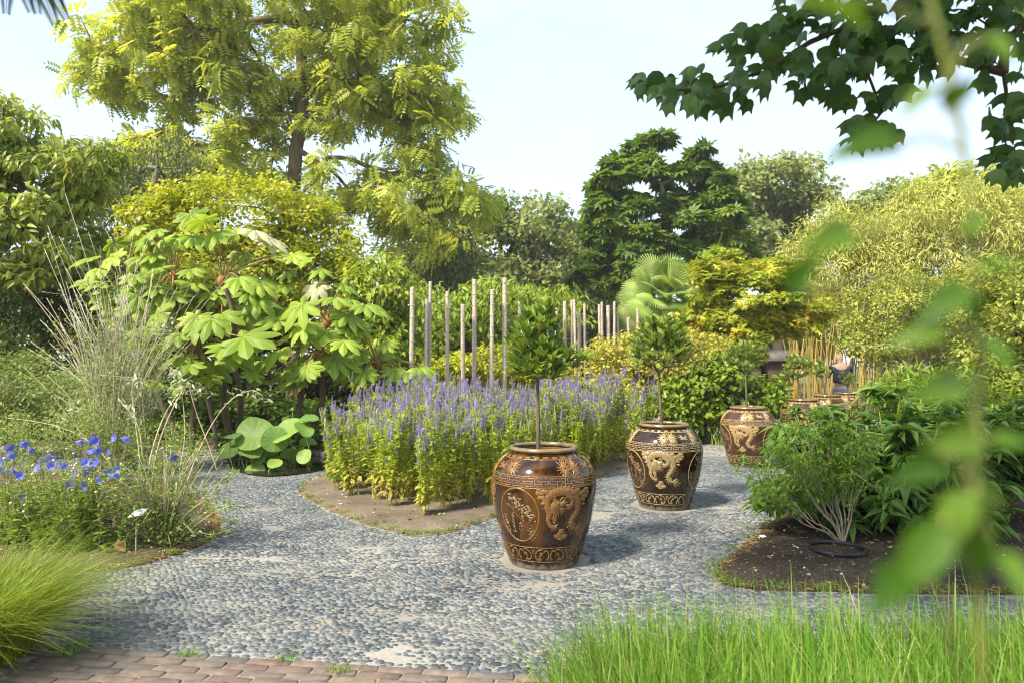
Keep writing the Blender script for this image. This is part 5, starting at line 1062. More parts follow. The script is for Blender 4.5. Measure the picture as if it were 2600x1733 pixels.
for pts, r0, r1, kind_ in (([(405, 1395), (395, 1300), (375, 1250), (385, 1150), (420, 1050), (468, 978)], .010, .005, 0), ([(412, 1395), (400, 1300), (385, 1250), (400, 1140), (437, 1040), (478, 972)], .009, .005, 0), ([(478, 972), (500, 1050), (530, 1130), (552, 1195)], .005, .004, 0),
    ([(80, 1385), (110, 1330), (170, 1288), (250, 1274), (330, 1284), (392, 1310)], .006, .002, 1), ([(430, 1390), (470, 1240), (520, 1110), (580, 1020), (640, 990), (672, 1010)], .006, .002, 2), ([(415, 1395), (330, 1250), (240, 1130), (140, 1080), (20, 1060)], .007, .003, 1), ([(420, 1392), (370, 1200), (350, 1080), (300, 1010)], .006, .003, 2),
    ([(440, 1390), (520, 1280), (560, 1220), (600, 1190)], .006, .002, 1), ([(430, 1392), (500, 1330), (560, 1290), (605, 1280)], .005, .002, 1), ([(425, 1392), (455, 1200), (470, 1090), (455, 960), (430, 930)], .005, .002, 2), ([(405, 1395), (350, 1330), (340, 1290), (355, 1180), (345, 1080), (335, 990), (345, 960)], .006, .003, 2), ([(410, 1395), (300, 1200), (200, 1090), (130, 1000), (60, 930)], .005, .002, 1), ([(425, 1395), (480, 1350), (540, 1355), (590, 1340)], .006, .002, 1)):
    q = stem_img(pts, r0, r1, sb[1], sb[1] - .15 + rng.uniform(-.1, .2))
    for k in range(60 if kind_ else 10): i = int(rng.integers(5, 18)); (LS if kind_ == 2 and i > 11 else LG).append(q[i] + rng.normal(0, .02, 3))
for k in range(130):                                            # low twiggy mass
    a = rng.uniform(0, 6.28); e = np.array((sb[0] + math.cos(a) * rng.uniform(.1, .6), sb[1] + math.sin(a) * rng.uniform(.1, .55), rng.uniform(.08, .85))); q = curve([sb + (0, 0, .02), sb * .5 + e * .5 + (0, 0, rng.uniform(0, .2)), e], 8); V, F = tube(q, np.linspace(.006, .0018, 8), 4); st.add(V, F, rng.random())
    for _ in range(30): i = int(rng.integers(2, 8)); LG.append(q[i] + rng.normal(0, .035, 3))
for (px, py) in ((475, 975), (440, 1000), (150, 1060), (190, 1035), (345, 960), (440, 955), (500, 990)):
    for _ in range(24): LS.append(at(px + rng.normal(0, 14), py + rng.normal(0, 12), sb[1] - .1))
st.obj('stems', M['silver_stem'], t)
for nm, Lp, mt, L0, W0, dr in (('foliage', LG, 'small_leaf', .034, .016, -.1), ('silver_foliage', LS, 'silver_leaf', .05, .017, -.6)):
    P = np.array(Lp); P = P[P[:, 2] > .03]; n = len(P); D = rng.normal(0, 1, (n, 3)); D[:, 2] = D[:, 2] * .5 + dr; N = rng.normal(0, .4, (n, 3)); N[:, 2] += 1; L = L0 * rng.uniform(.6, 1.4, n); V, F, v = leaves(P, D, N, L, L * W0 / L0, T_MED, rng); g = Geo(); g.add(V, F, v); g.obj(nm, M[mt], t, kind='stuff')
# ---- tall bare-stemmed bush behind it
M['dead_stem'] = leaf_mat('dead_stem', [(.34, .27, .18), (.46, .39, .29), (.52, .49, .43)], trans=0, rough=.85)
b0 = ground(300, 1205); t = thing('bare_stem_bush', 'tall fan of bare grey and straw stems behind the balloon flowers', 'shrub', (b0[0], b0[1], .04)); st = Geo(); rng = np.random.default_rng(43); LG = []
for k in range(115):
    if k < 4: tip = [(165, 490), (150, 600), (120, 590), (60, 720)][k]
    else: tip = (rng.normal(290, 105), rng.normal(790, 90))
    d = b0[1] + rng.uniform(-.6, .6); e = at(*tip, d); b = b0 + (rng.normal(0, .16), rng.normal(0, .16), 0); mid = b * .45 + e * .55 + ((b[0] - e[0]) * .12, 0, .12); q = curve([b, mid, e, e + ((e[0] - b[0]) * .06, 0, -.01)][:3], 10); V, F = tube(q, np.linspace(.0065, .0028, 10), 4); st.add(V, F, rng.random())
    if k % 2 == 0:
        for _ in range(2): i = int(rng.integers(3, 8)); f = q[i] + rng.normal(0, .22, 3) + (0, 0, .3); V, F = tube(curve([q[i], (q[i] + f) / 2 + rng.normal(0, .03, 3), f], 4), .0028, 3); st.add(V, F, rng.random())
    for _ in range(130): i = int(rng.integers(1, 7)); LG.append(q[i] + rng.normal(0, .14, 3))
st.obj('stems', M['dead_stem'], t); P = np.array(LG); P = P[P[:, 2] > .05]; n = len(P); D = rng.normal(0, 1, (n, 3)); N = rng.normal(0, .5, (n, 3)); N[:, 2] += 1; L = rng.uniform(.025, .055, n); V, F, v = leaves(P, D, N, L, L * .45, T_SIMPLE, rng); g = Geo(); g.add(V, F, v); g.obj('foliage', LM['fine'], t, kind='stuff')

# ---- dark buddleia in the right bed
M['bud_leaf'] = leaf_mat('buddleia_leaf', [(.06, .135, .025), (.095, .185, .033), (.145, .24, .042)], trans=.4, rough=.42, objrand=True)
M['bud_leaf2'] = leaf_mat('buddleia_leaf_far', [(.06, .135, .025), (.095, .185, .033), (.155, .25, .05)], trans=.4, rough=.42)
rb = np.array((4.0, 6.9, 0)); t = thing('buddleia_shrub', 'broad dark green buddleia with long toothed leaves in the right bed', 'shrub', (rb[0], rb[1], .04)); rng = np.random.default_rng(51); st = Geo(); LL = []
es = [ell(2080, 1110, 110, 85, 6.6, .5), ell(2260, 1080, 170, 100, 6.6, .7), ell(2450, 1100, 170, 120, 6.8, .8), ell(2130, 1230, 150, 90, 6.2, .5), ell(2350, 1220, 200, 90, 6.2, .6), ell(2580, 1150, 120, 130, 6.8, .7), ell(2010, 1270, 80, 45, 6.1, .35), ell(2270, 1300, 150, 50, 5.9, .45), ell(2460, 1300, 140, 50, 6.0, .45)]
for e, (r_) in ((c_, 0) for c_ in sample_clumps(es, 300, rng, .45)):
    if e[2] < .12: continue
    b = rb + (np.clip((e[0] - rb[0]) * .55 + rng.normal(0, .1), -1.1, 1.6), (e[1] - rb[1]) * .3 + rng.normal(0, .1), 0); q = curve([b, b * .5 + e * .5 + (0, 0, .12), e, e + ((e[0] - b[0]) * .12, (e[1] - b[1]) * .12, .02)], 12); V, F = tube(q, np.linspace(.008, .003, 12), 4); st.add(V, F, rng.random())
    for k in range(9):
        i = 4 + int(k * 7 / 9); an = rng.uniform(0, 3.14); tg = q[min(i + 1, 11)] - q[i]
        for sg in (0, math.pi):
            LL.append((q[i] + rng.normal(0, .01, 3), np.array((math.cos(an + sg), math.sin(an + sg), rng.normal(-.15, .25))) + unit(tg) * .5, (rng.normal(0, .2), rng.normal(0, .2), 1), rng.uniform(.16, .28) * (1.15 - .045 * k)))
st.obj('stems', M['hy_stem'], t)
LL = [l for l in LL if l[0][2] > .1]; vis = sorted(range(len(LL)), key=lambda i: LL[i][0][1] * 1.0 - LL[i][0][2] * .6 - (0 if LL[i][0][0] / LL[i][0][1] < .72 else -3))
bigs, rest_ = vis[:300], vis[300:]
meshes = [single_leaf('leaf', big_leaf_tmpl(7, .55, dr, fo), 1, .36) for dr, fo in ((.35, .35), (.5, .25), (.2, .4))]
place_leaves(t, 'leaf', meshes, [frame(LL[i][0], LL[i][1], LL[i][2], LL[i][3]) for i in bigs], M['bud_leaf'])
P, D, N, L = (np.array([LL[i][k] for i in rest_]) for k in range(4)); V, F, v = leaves(P, D, N, L, L * .34, T_LANCE, rng); g = Geo(); g.add(V, F, v); g.obj('foliage', M['bud_leaf2'], t, kind='stuff')
# ---- small open shrub in a black ring
M['bright_leaf'] = leaf_mat('bright_leaf', [(.10, .20, .02), (.16, .28, .03), (.24, .35, .045)], trans=.42)
M['pale_twig'] = noise_mat('pale_twig', [(.3, (.24, .19, .14)), (.7, (.42, .35, .27))], 30, rough=.8)
M['black_plastic'] = noise_mat('black_plastic', [(.3, (.012, .013, .016)), (.7, (.03, .032, .036))], 20, rough=.45)
o3 = ground(2140, 1392); D_ = o3[1]
t = thing('young_shrub', 'young open shrub with pale forked stems planted inside the black ring', 'shrub', o3); rng = np.random.default_rng(58); st = Geo(); LP = []
for px, py, n in ((1960, 1215, 3), (1930, 1240, 2), (2010, 1160, 3), (2050, 1120, 3), (2100, 1095, 3), (2140, 1120, 2), (2190, 1150, 3), (2170, 1200, 2), (2060, 1200, 3), (1990, 1260, 2), (2110, 1180, 3)):
    e = at(px, py, D_ + rng.normal(0, .12)); f1 = o3 + (e - o3) * .5 + np.array((0, 0, -.03)); q = curve([o3 + (0, 0, .02), o3 + (e - o3) * .25 + (.02, 0, .02), f1, e], 12); V, F = tube(q, np.linspace(.0085, .003, 12), 5); st.add(V, F)
    for _ in range(n * 3):
        i = int(rng.integers(5, 12)); e2 = e + rng.normal(0, .10, 3) + (0, 0, .04); q2 = curve([q[i], (q[i] + e2) / 2 + rng.normal(0, .015, 3), e2], 6); V, F = tube(q2, np.linspace(.0035, .0015, 6), 4); st.add(V, F)
        for _ in range(80): j = int(rng.integers(2, 6)); LP.append(q2[j] + rng.normal(0, .022, 3))
for _ in range(40): LP.append(at(2150 + rng.normal(0, 8), 1360 + rng.uniform(-40, 25), D_))
st.obj('stems', M['pale_twig'], t, smooth=True); P = np.array(LP); n = len(P); D = rng.normal(0, .8, (n, 3)); D[:, 2] += .35; N = rng.normal(0, .5, (n, 3)); N[:, 2] += 1; L = rng.uniform(.03, .06, n); V, F, v = leaves(P, D, N, L, L * .30, T_MED, rng); g = Geo(); g.add(V, F, v); g.obj('foliage', M['bright_leaf'], t, kind='stuff')
g = Geo(); rr = ground(2125, 1412); a = np.linspace(0, 2 * math.pi, 9); V, F = lathe(np.column_stack([.20 + .008 * np.cos(a), .045 + .018 * np.sin(a)]), 40); g.add(V + (rr[0], rr[1], .02), F); tag(g.obj('plant_ring', M['black_plastic'], smooth=True, base=(rr[0], rr[1], 0)), 'black plastic ring set in the dark soil around the young shrub', 'ring')
# ------------------------------------------------------------------ grasses
def blades(base, lean, length, width, curl, rng, seg=5):
    n = len(base); t = np.linspace(0, 1, seg + 1); lean = np.asarray(lean)
    C = base[:, None, :] + length[:, None, None] * (t[None, :, None] * np.array((0, 0, 1.)) * (1 - .45 * curl[:, None, None] * t[None, :, None]) + (t ** 1.8)[None, :, None] * lean[:, None, :] * curl[:, None, None])
    a = rng.uniform(0, 3.14, n); S = np.stack([np.cos(a), np.sin(a), np.zeros(n)], -1); w = width[:, None] * (1 - t ** 2.5)[None] * .5 + .0003
    V = np.stack([C - S[:, None] * w[..., None], C + S[:, None] * w[..., None]], 2).reshape(-1, 3); k = 2 * (seg + 1); i = np.arange(seg) * 2
    F = np.stack([i, i + 1, i + 3, i + 2], -1); return V, (F[None] + (np.arange(n) * k)[:, None, None]).reshape(-1, 4), np.repeat(rng.random(n), k)
M['grass'] = leaf_mat('grass_blade', [(.07, .165, .016), (.10, .23, .022), (.145, .29, .03), (.21, .34, .05), (.34, .33, .13)], trans=.42, rough=.4)
M['grass_left'] = leaf_mat('grass_left', [(.09, .16, .012), (.14, .22, .016), (.21, .28, .026), (.30, .27, .06)], trans=.42, rough=.4)
rng = np.random.default_rng(81)
n = 36000; B = np.column_stack([rng.uniform(-.25, 2.9, n), rng.uniform(1.75, 3.05, n), np.zeros(n)]); k = (B[:, 0] > .30 - (3.05 - B[:, 1]) * .18 + .10 * rng.normal(0, 1, n)) & (B[:, 0] / B[:, 1] < .95); B = B[k]; n = len(B)
a = rng.uniform(0, 6.28, n); lean = np.column_stack([np.cos(a) * .8 - .25, np.sin(a) * .8 - .1, np.zeros(n)]); ln = rng.normal(.45, .095, n) * (1 - .10 * (B[:, 1] < 2.1)); ln *= np.clip(.62 + (B[:, 0] - .0) * .8, .5, 1.0)
V, F, v = blades(B, lean, ln, rng.uniform(.004, .0085, n), np.clip(rng.normal(.36, .2, n), .03, 1.0), rng); g = Geo(); g.add(V, F, v); o = g.obj('grass', M['grass']); o['kind'] = 'stuff'; tag(o, 'tall fresh green grass along the near edge of the path', 'grass')
gb = ground(-55, 1690); t = thing('grass_tuft', 'arching yellow-green ornamental grass tuft beside the brick path', 'grass', (gb[0], gb[1], 0)); n = 4200
a = rng.uniform(0, 6.28, n); q = np.sqrt(rng.random(n)) * .30; B = np.column_stack([gb[0] - .12 + np.cos(a) * q, gb[1] + .06 + np.sin(a) * q, np.zeros(n)]); aa = a + rng.normal(0, .6, n); lean = np.column_stack([np.cos(aa) + .15, np.sin(aa), -.10 * np.ones(n)])
V, F, v = blades(B, lean, rng.normal(.62, .11, n), rng.uniform(.003, .006, n), np.clip(rng.normal(.75, .22, n), .15, 1.25), rng, 7); V[:, 2] = np.maximum(V[:, 2], .006); g = Geo(); g.add(V, F, v); g.obj('blades', M['grass_left'], t, kind='stuff')
# weeds and moss tufts on soil edges and brick joints
P = []
for (px, py) in ((1055, 1358), (1130, 1325), (1112, 1320), (860, 1255), (1180, 1318), (1012, 1312), (165, 1668), (215, 1642), (480, 1672), (728, 1685), (865, 1715), (590, 1330), (1900, 1345), (1990, 1385), (1930, 1430), (2080, 1500), (1865, 1490), (2300, 1420), (1960, 1330), (800, 1255), (930, 1280)) + tuple((1300 + q_[0] / q_[1] * FPX, 925 + 2600 / q_[1]) for q_ in list(BED_MID[::2]) + list(BED_RIGHT[::2]) + list(BED_LEFT[::3]) if q_[1] < 9.5):
    c = ground(px, py); m_ = 60; P.append(np.column_stack([c[0] + rng.normal(0, .035, m_), c[1] + rng.normal(0, .025, m_), np.full(m_, .02)]))
B = np.concatenate(P); n = len(B); a = rng.uniform(0, 6.28, n); V, F, v = blades(B, np.column_stack([np.cos(a), np.sin(a), np.zeros(n)]), rng.uniform(.02, .06, n), rng.uniform(.002, .004, n), rng.uniform(.3, 1, n), rng, 3); g = Geo(); g.add(V, F, v); o = g.obj('weeds', M['grass']); o['kind'] = 'stuff'; tag(o, 'small grass weeds in the bed edges and brick joints', 'weeds')
# fallen leaves on the path
M['fallen'] = leaf_mat('fallen_leaf', [(.42, .30, .06), (.40, .20, .08), (.30, .16, .07), (.5, .42, .12)], trans=.15, rough=.7)
n = 240; X = rng.uniform(-4, 5, n); Y = rng.uniform(3.4, 9.5, n); k = in_view(X, Y); X, Y = X[k], Y[k]; n = len(X); a = rng.uniform(0, 6.28, n); V, F, v = leaves(np.column_stack([X, Y, np.full(n, .022)]), np.column_stack([np.cos(a), np.sin(a), rng.normal(0, .2, n)]), np.column_stack([rng.normal(0, .3, (n, 2)), np.ones(n)]), rng.uniform(.012, .035, n), rng.uniform(.008, .02, n), T_MED, rng); g = Geo(); g.add(V, F, v); o = g.obj('fallen_leaves', M['fallen']); o['kind'] = 'stuff'; tag(o, 'small yellow and brown leaf scraps on the path', 'leaf litter')
# iris clump and lilies
M['iris'] = leaf_mat('iris_leaf', [(.17, .26, .06), (.24, .33, .08), (.32, .38, .10)], trans=.35, rough=.4)
M['lily'] = leaf_mat('lily_petal', [(.60, .14, .03), (.65, .24, .04), (.62, .2, .10)], trans=.3)
for kx, (px, py, nb, lab) in enumerate(((1790, 1118, 70, 'sword-leaved iris clump behind the dark brown pot'), (1845, 1128, 90, 'sword-leaved iris clump against the straw coloured dragon pot'))):
    c = ground(px, py); t = thing('iris_clump', lab, 'plant', (c[0], c[1], 0)); B = np.column_stack([c[0] + rng.normal(0, .16, nb), c[1] + rng.normal(0, .12, nb), np.zeros(nb)]); a = rng.uniform(0, 6.28, nb); V, F, v = blades(B, np.column_stack([np.cos(a), np.sin(a) * .5, np.zeros(nb)]), rng.uniform(.35, .62, nb), rng.uniform(.02, .035, nb), rng.uniform(.1, .6, nb), rng, 4); g = Geo(); g.add(V, F, v); g.obj('blades', M['iris'], t)
    st = Geo()
    for (fx, fy) in (((1748, 1030), (1775, 1050)) if kx == 0 else ((1832, 1040), (1815, 1048), (1838, 1060), (1796, 1068))):
        p = at(fx, fy, c[1] - .05); b = np.array((c[0] + rng.normal(0, .1), c[1], 0)); V, F = tube([b, (b + p) / 2, p], .006, 4); st.add(V, F); a = np.arange(6) * 1.047; V, F, v = leaves(np.repeat(p[None], 6, 0), np.column_stack([np.cos(a), np.sin(a), np.full(6, .5)]), np.column_stack([-np.cos(a), -np.sin(a), np.full(6, 1.)]), .065, .04, T_MED, rng); g = Geo(); g.add(V, F, v); g.obj('lily_flower', M['lily'], t)
    st.obj('stems', M['iris'], t)
# ------------------------------------------------------------------ posts
M['post'] = noise_mat('post_wood', [(.25, (.27, .21, .16)), (.5, (.42, .34, .27)), (.75, (.54, .46, .38))], 14, rough=.85, bump=.4, stretch=(2.5, 2.5, .35))
M['wire'] = noise_mat('wire_band', [(.3, (.45, .42, .38)), (.7, (.6, .57, .52))], 30, rough=.6)
M['cord'] = noise_mat('cord', [(.3, (.03, .20, .19)), (.7, (.05, .27, .25))], 30, rough=.7)
posts = [(1047, 731, 12.5), (1083, 760, 9), (1093, 715, 9), (1136, 740, 10.5), (1175, 773, 11), (1205, 710, 12), (1250, 735, 11), (1282, 706, 13), (1320, 765, 9.5), (1360, 800, 9), (1413, 782, 8.5), (1434, 765, 10), (1452, 764, 7), (1458, 760, 7.5), (1471, 795, 9), (1484, 772, 7), (1521, 773, 7), (1528, 767, 7), (1544, 776, 10), (1560, 766, 7), (1569, 794, 7), (1543, 840, 8), (1595, 806, 8.5), (1619, 784, 7.5), (1642, 817, 6.5), (1670, 795, 8), (1710, 781, 8), (1747, 817, 7.5), (1793, 902, 7.5), (1812, 914, 7.5)]
rng = np.random.default_rng(91); post_top = {}
plabs = ['brown wire-banded post beside the glossy shrub, at the end of the row', 'shorter pale post touching a taller one', 'tall thin post touching a shorter one with cord', 'wire-banded post with a split top', 'shortest wire-banded post in the tall row', 'tall pale post with a teal cord round its top', 'wire-banded post between the two corded posts', 'tallest whitish post with teal cord leading down from it', 'post holding the lower end of the teal cord']
def far_lab(px, py):
    return ('weathered post half hidden behind the densest citrus crown' if px < 1420 else 'weathered post in the close group just before the climbing vine' if px < 1500 else 'short weathered post sunk in the climbing vine' if (px, py) == (1543, 840) or py > 800 and px < 1660 else
            'weathered post rising out of the climbing vine' if px < 1605 else 'weathered post in front of the fan palm' if px < 1760 else 'short weathered post inside the heart-leaved shrub')
for i, (px, py, w) in enumerate(posts):
    d = 12.3 + (px - 1047) / 770 * 5.2 + rng.uniform(-.1, .1); top = at(px, py, d); r = w * d / FPX / 2; lean = rng.normal(0, .02) - .03 * (1 if i < 3 else -1 if 8 < i < 18 else 0)
    pos = (top[0] - lean * 0 , d); t = thing('garden_post', plabs[i] if i < 9 else far_lab(px, py), 'post', (top[0] + lean, d, 0), 'wooden posts behind the hyssop' if i < 9 else 'far posts: ' + far_lab(px, py)[:40])
    b = np.array((top[0] + lean, d, -.05)); q = [b + (top - b) * f for f in (0, .33, .66, .995)] + [top]; V, F = tube(q, [r, r * rng.uniform(.95, 1.04), r * rng.uniform(.92, 1.0), r * .93, r * .86], 10); g = Geo(); g.add(V, F); pole_ = g.obj('pole', M['post'], t, smooth=False)
    g = Geo(); nb = int(top[2] / .21)
    for k in range(1, nb + 1):
        c = b + (top - b) * (k / (nb + .45)); tl = rng.normal(0, .12, 2); a = np.arange(13) * 2 * math.pi / 12; q = c + np.column_stack([np.cos(a) * r * 1.03, np.sin(a) * r * 1.03, r * (np.cos(a) * tl[0] + np.sin(a) * tl[1])]); V, F = tube(q, .0045, 4, False); g.add(V, F)
    g.obj('wire_bands', M['wire'], pole_); post_top[px] = (top, r)
a_, r_ = post_top[1282]; b_, _ = post_top[1320]; p0 = a_ + (r_, -r_, -.09); p1 = b_ + (0, -.06, -.02); q = curve([a_ + (-r_ * 1.1, -r_ * .4, -.09), a_ + (0, -r_ * 1.12, -.09), p0, p0 * .6 + p1 * .4 + (0, 0, -.03), p1], 20); V, F = tube(q, .005, 4); g = Geo(); g.add(V, F); tag(g.obj('cord', M['cord'], base=tuple(p0)), 'teal cord tied between the tallest whitish post and its neighbour', 'cord')
# ------------------------------------------------------------------ fan palm
M['palm'] = leaf_mat('palm_leaf', [(.18, .27, .05), (.28, .36, .09), (.40, .45, .16)], trans=.35, rough=.4, objrand=True)
M['palm_trunk'] = noise_mat('palm_trunk', [(.3, (.05, .035, .02)), (.7, (.17, .12, .07))], 20, rough=.95, bump=.8)
def palm_fan(nseg=34, span=285):
    V, F, var = [], [], []
    for k in range(nseg):
        a = math.radians(-span / 2 + span * (k + .5) / nseg); da = math.radians(span / nseg) / 2; L = 1 - .18 * abs(a) / 2.5; b = len(V)
        for (rr, wd, z) in ((.04, 1, 0), (.48, .98, -.03), (.8 * L, .5, -.09), (L, .05, -.2)):
            for s, lift in ((-1, -.022), (0, .022), (1, -.022)): aa = a + s * da * wd; V.append((rr * math.cos(aa), rr * math.sin(aa), z + lift * (1 if rr > .1 else 0) + .12 * rr)); var.append(.5)
        for j in range(3):
            for c in range(2): i = b + j * 3 + c; F.append((i, i + 1, i + 4, i + 3))
    g = Geo(); g.add(np.array(V), np.array(F), np.array(var)); me = g.mesh('frond'); me.materials.append(M['palm']); return me
PF = palm_fan()
def palm(label, px, py, d, n, R0, seed, trunk=True):
    rng = np.random.default_rng(seed); H = at(px, py, d); t = thing('fan_palm', label, 'palm', (H[0], H[1], 0)); pt = Geo()
    for k in range(n):
        a = k * 2.4 + rng.normal(0, .2); el = R(82) - R(125) * (k / n) ** .85; o_ = np.array((math.cos(a) * math.cos(el), math.sin(a) * math.cos(el), math.sin(el))); L = R0 * .62 * rng.uniform(.85, 1.1); P = H + o_ * L
        Dv = o_ + np.array((0, 0, -.25 if el < .7 else 0)); N = np.array((0, 0, .8)) - o_ * o_[2] * .9 + np.array((0, -.9, 0)); o = link('frond', PF, None, t); m4 = frame(P, Dv, N, R0 * rng.uniform(.40, .50)); m4.translation -= t.location; o.matrix_local = m4
        V, F = tube([H, H + o_ * L * .5 + (0, 0, .03), P], .014, 5); pt.add(V, F)
    pt.obj('petioles', M['iris'], t)
    V, F = tube([(H[0], H[1], -.05), (H[0] + .03, H[1], H[2] * .5), H - (0, 0, .05)], [.13, .12, .14], 12); V += rng.normal(0, .012, V.shape); g = Geo(); g.add(V, F); g.obj('trunk', M['palm_trunk'], t)
palm('fan palm with big pleated pale green fronds rising above the posts', 1690, 762, 17, 44, 1.10, 5)
palm('small half-hidden fan palm right of the taller one', 1815, 845, 16.6, 9, .85, 6)
# ------------------------------------------------------------------ golden bamboo canes
M['cane'] = leaf_mat('bamboo_cane', [(.24, .15, .03), (.33, .21, .04), (.38, .28, .08), (.18, .18, .04)], trans=0, rough=.35, objrand=True)
clump = [o for o in bpy.data.objects if o.name.startswith('bamboo_clump')][0]; clump2 = [o for o in bpy.data.objects if o.name.startswith('bamboo_clump')][1]
def cane_mesh(h, bend, seed):
    z = np.arange(0, h, .11); r = np.full(len(z), .017); r[2::3] = .021; q = np.column_stack([bend * (z / h) ** 2, 0 * z, z]); V, F = tube(q, r * (1 - .4 * z / h), 6); g = Geo(); g.add(V, F); me = g.mesh('cane', smooth=True); me.materials.append(M['cane']); return me
CM = [cane_mesh(3.6, b, k) for k, b in enumerate((.25, -.3, .5, 0))]
for par, x0, x1, n, d0, d1 in ((clump, 1995, 2235, 95, 18.6, 20.6), (clump2, 2240, 2560, 60, 18.6, 20.2)):
    for k in range(n):
        d = rng.uniform(d0, d1); px = rng.uniform(x0, x1); o = link('cane', CM[k % 4], None, par); o.location = Vector(((px - 1300) / FPX * d, d, 0)) - par.location; o.rotation_euler = (rng.normal(0, .05), rng.normal(0, .07), rng.uniform(-.3, .3))
# ------------------------------------------------------------------ shed, low wall, stone blocks
M['shed_wall'] = noise_mat('shed_wall', [(.3, (.035, .022, .016)), (.7, (.07, .045, .033))], 6, rough=.8, stretch=(3, 3, .4))
M['roof'] = noise_mat('roof', [(.3, (.10, .085, .075)), (.7, (.18, .16, .14))], 5, rough=.8)
c = at(1962, 940, 30); t = thing('garden_shed', 'dark brown timber shed glimpsed between the citrus and the bamboo', 'shed', (c[0], 30, 0)); g = Geo(); V, F = box(c[0], 30.6, .85, 1.9, 1.4, 1.7); g.add(V, F); g.obj('wall', M['shed_wall'], t)
g = Geo(); V = np.array([(-1.15, -.95, 1.66), (1.15, -.95, 1.66), (1.15, .95, 1.66), (-1.15, .95, 1.66), (-1.0, 0, 2.15), (1.0, 0, 2.15)]) + (c[0], 30.6, 0); g.add(V, [np.array([(0, 1, 5, 4), (2, 3, 4, 5), (0, 3, 2, 1)]), np.array([(3, 0, 4), (1, 2, 5)])]); g.obj('roof', M['roof'], t)
M['white_wall'] = noise_mat('white_wall', [(.3, (.62, .60, .56)), (.7, (.74, .72, .68))], 8, rough=.8)
c = at(1975, 980, 26); t = thing('low_wall', 'white coping of a low wall in front of the shed', 'wall', (c[0], 26, 0)); g = Geo(); V, F = box(c[0], 26, .28, 1.1, .3, .56); g.add(V, F); g.obj('wall', M['stone'], t); g = Geo(); V, F = box(c[0], 26, .60, 1.2, .4, .08); g.add(V, F); g.obj('coping', M['white_wall'], t)
M['block'] = noise_mat('stone_block', [(.3, (.24, .18, .13)), (.7, (.38, .31, .24))], 8, rough=.9, bump=.4)
for (px, py, d, sx, sy, sz, lab) in ((318, 1085, 11.4, .55, .4, .30, 'larger brown stone block behind the bare-stemmed bush'), (318, 1062, 12.1, .38, .35, .55, 'smaller brown stone block standing behind a larger block')):
    c = at(px, py, d); g = Geo(); b = .02
    V = []; hx, hy = sx / 2, sy / 2
    for z, o in ((0, 0), (sz - b, 0), (sz, b)): V += [(c[0] + x * (hx - o), d + y * (hy - o), z) for x, y in ((-1, -1), (1, -1), (1, 1), (-1, 1))]
    g.add(np.array(V) + RNG.normal(0, .006, (12, 3)) * (1, 1, 0), np.array([(0, 1, 5, 4), (1, 2, 6, 5), (2, 3, 7, 6), (3, 0, 4, 7), (4, 5, 9, 8), (5, 6, 10, 9), (6, 7, 11, 10), (7, 4, 8, 11), (8, 9, 10, 11)])); tag(g.obj('stone_block', M['block'], base=(c[0], d, 0)), lab, 'stone')
# ------------------------------------------------------------------ plant labels
M['label_white'] = noise_mat('label_white', [(.3, (.72, .74, .74)), (.7, (.8, .81, .8))], 20, rough=.4); M['stake'] = noise_mat('stake', [(.3, (.30, .29, .24)), (.7, (.42, .40, .34))], 20, rough=.5); M['print_grey'] = noise_mat('print_grey', [(.3, (.25, .33, .28)), (.7, (.35, .42, .37))], 20, rough=.6)
for (px, py, bx, by, w, rz, lab) in ((352, 1300, 345, 1412, .10, .25, 'white plant label on a bent stake beside the silver buddleia'), (1010, 1214, 1006, 1290, .085, -.1, 'white plant label half hidden among the hyssop stems')):
    b = ground(bx, by); p = at(px, py, b[1] - .03); t = thing('plant_label', lab, 'sign', (b[0], b[1], .03)); V, F = tube([b + (0, 0, -.02), np.array((b[0], b[1], p[2] - .06)), p + (0, .02, -.012)], .0055, 6); g = Geo(); g.add(V, F); g.obj('stake', M['stake'], t)
    ux = np.array((math.cos(rz), math.sin(rz), .12)); uy = np.array((.35 * math.cos(rz) + .1, .62, .70)); uy /= np.linalg.norm(uy); nn = np.cross(ux, uy); h = w * .72
    def card(cx, cy_, cw, ch, z0, th): return np.array([p + ux * (cx + sx * cw / 2) + uy * (cy_ + sy * ch / 2) + nn * (z0 + sz * th) for sx in (-1, 1) for sy in (-1, 1) for sz in (0, 1)])
    BF = box(0, 0, 0, 1, 1, 1)[1]
    g = Geo(); g.add(card(0, 0, w, h, 0, .003), BF); plate_ = g.obj('plate', M['label_white'], t); g = Geo()
    for j, (cw, yy) in enumerate(((.4, .26), (.62, .08), (.5, -.08), (.3, -.22))): g.add(card(-.1 * w * (j % 2), yy * h, cw * w, .05 * h, .0035, .0006), BF)
    g.obj('print_lines', M['print_grey'], plate_)
# litter
g = Geo(); c = ground(1925, 1372); V, F, v = leaves([c + (0, 0, .03)], [(1, .3, .1)], [(.1, -.3, 1)], .10, .045, T_MED); g.add(V, F, v); tag(g.obj('paper_scrap', M['label_white'], base=tuple(c)), 'crumpled white paper scrap on the corner of the right bed', 'litter')
M['dry_leaf'] = leaf_mat('dry_leaf', [(.40, .22, .10), (.46, .28, .13)], trans=.15, rough=.7)
g = Geo(); c = ground(305, 1412); V, F, v = leaves([c + (0, 0, .03), c + (.01, 0, .03)], [(.3, -.1, .9), (-.2, -.1, .9)], [(0, -1, .2), (.4, -1, .2)], .11, .09, T_MED); g.add(V, F, v); tag(g.obj('dead_leaf', M['dry_leaf'], base=tuple(c)), 'curled brown dead leaf beside the plant label stake', 'leaf')
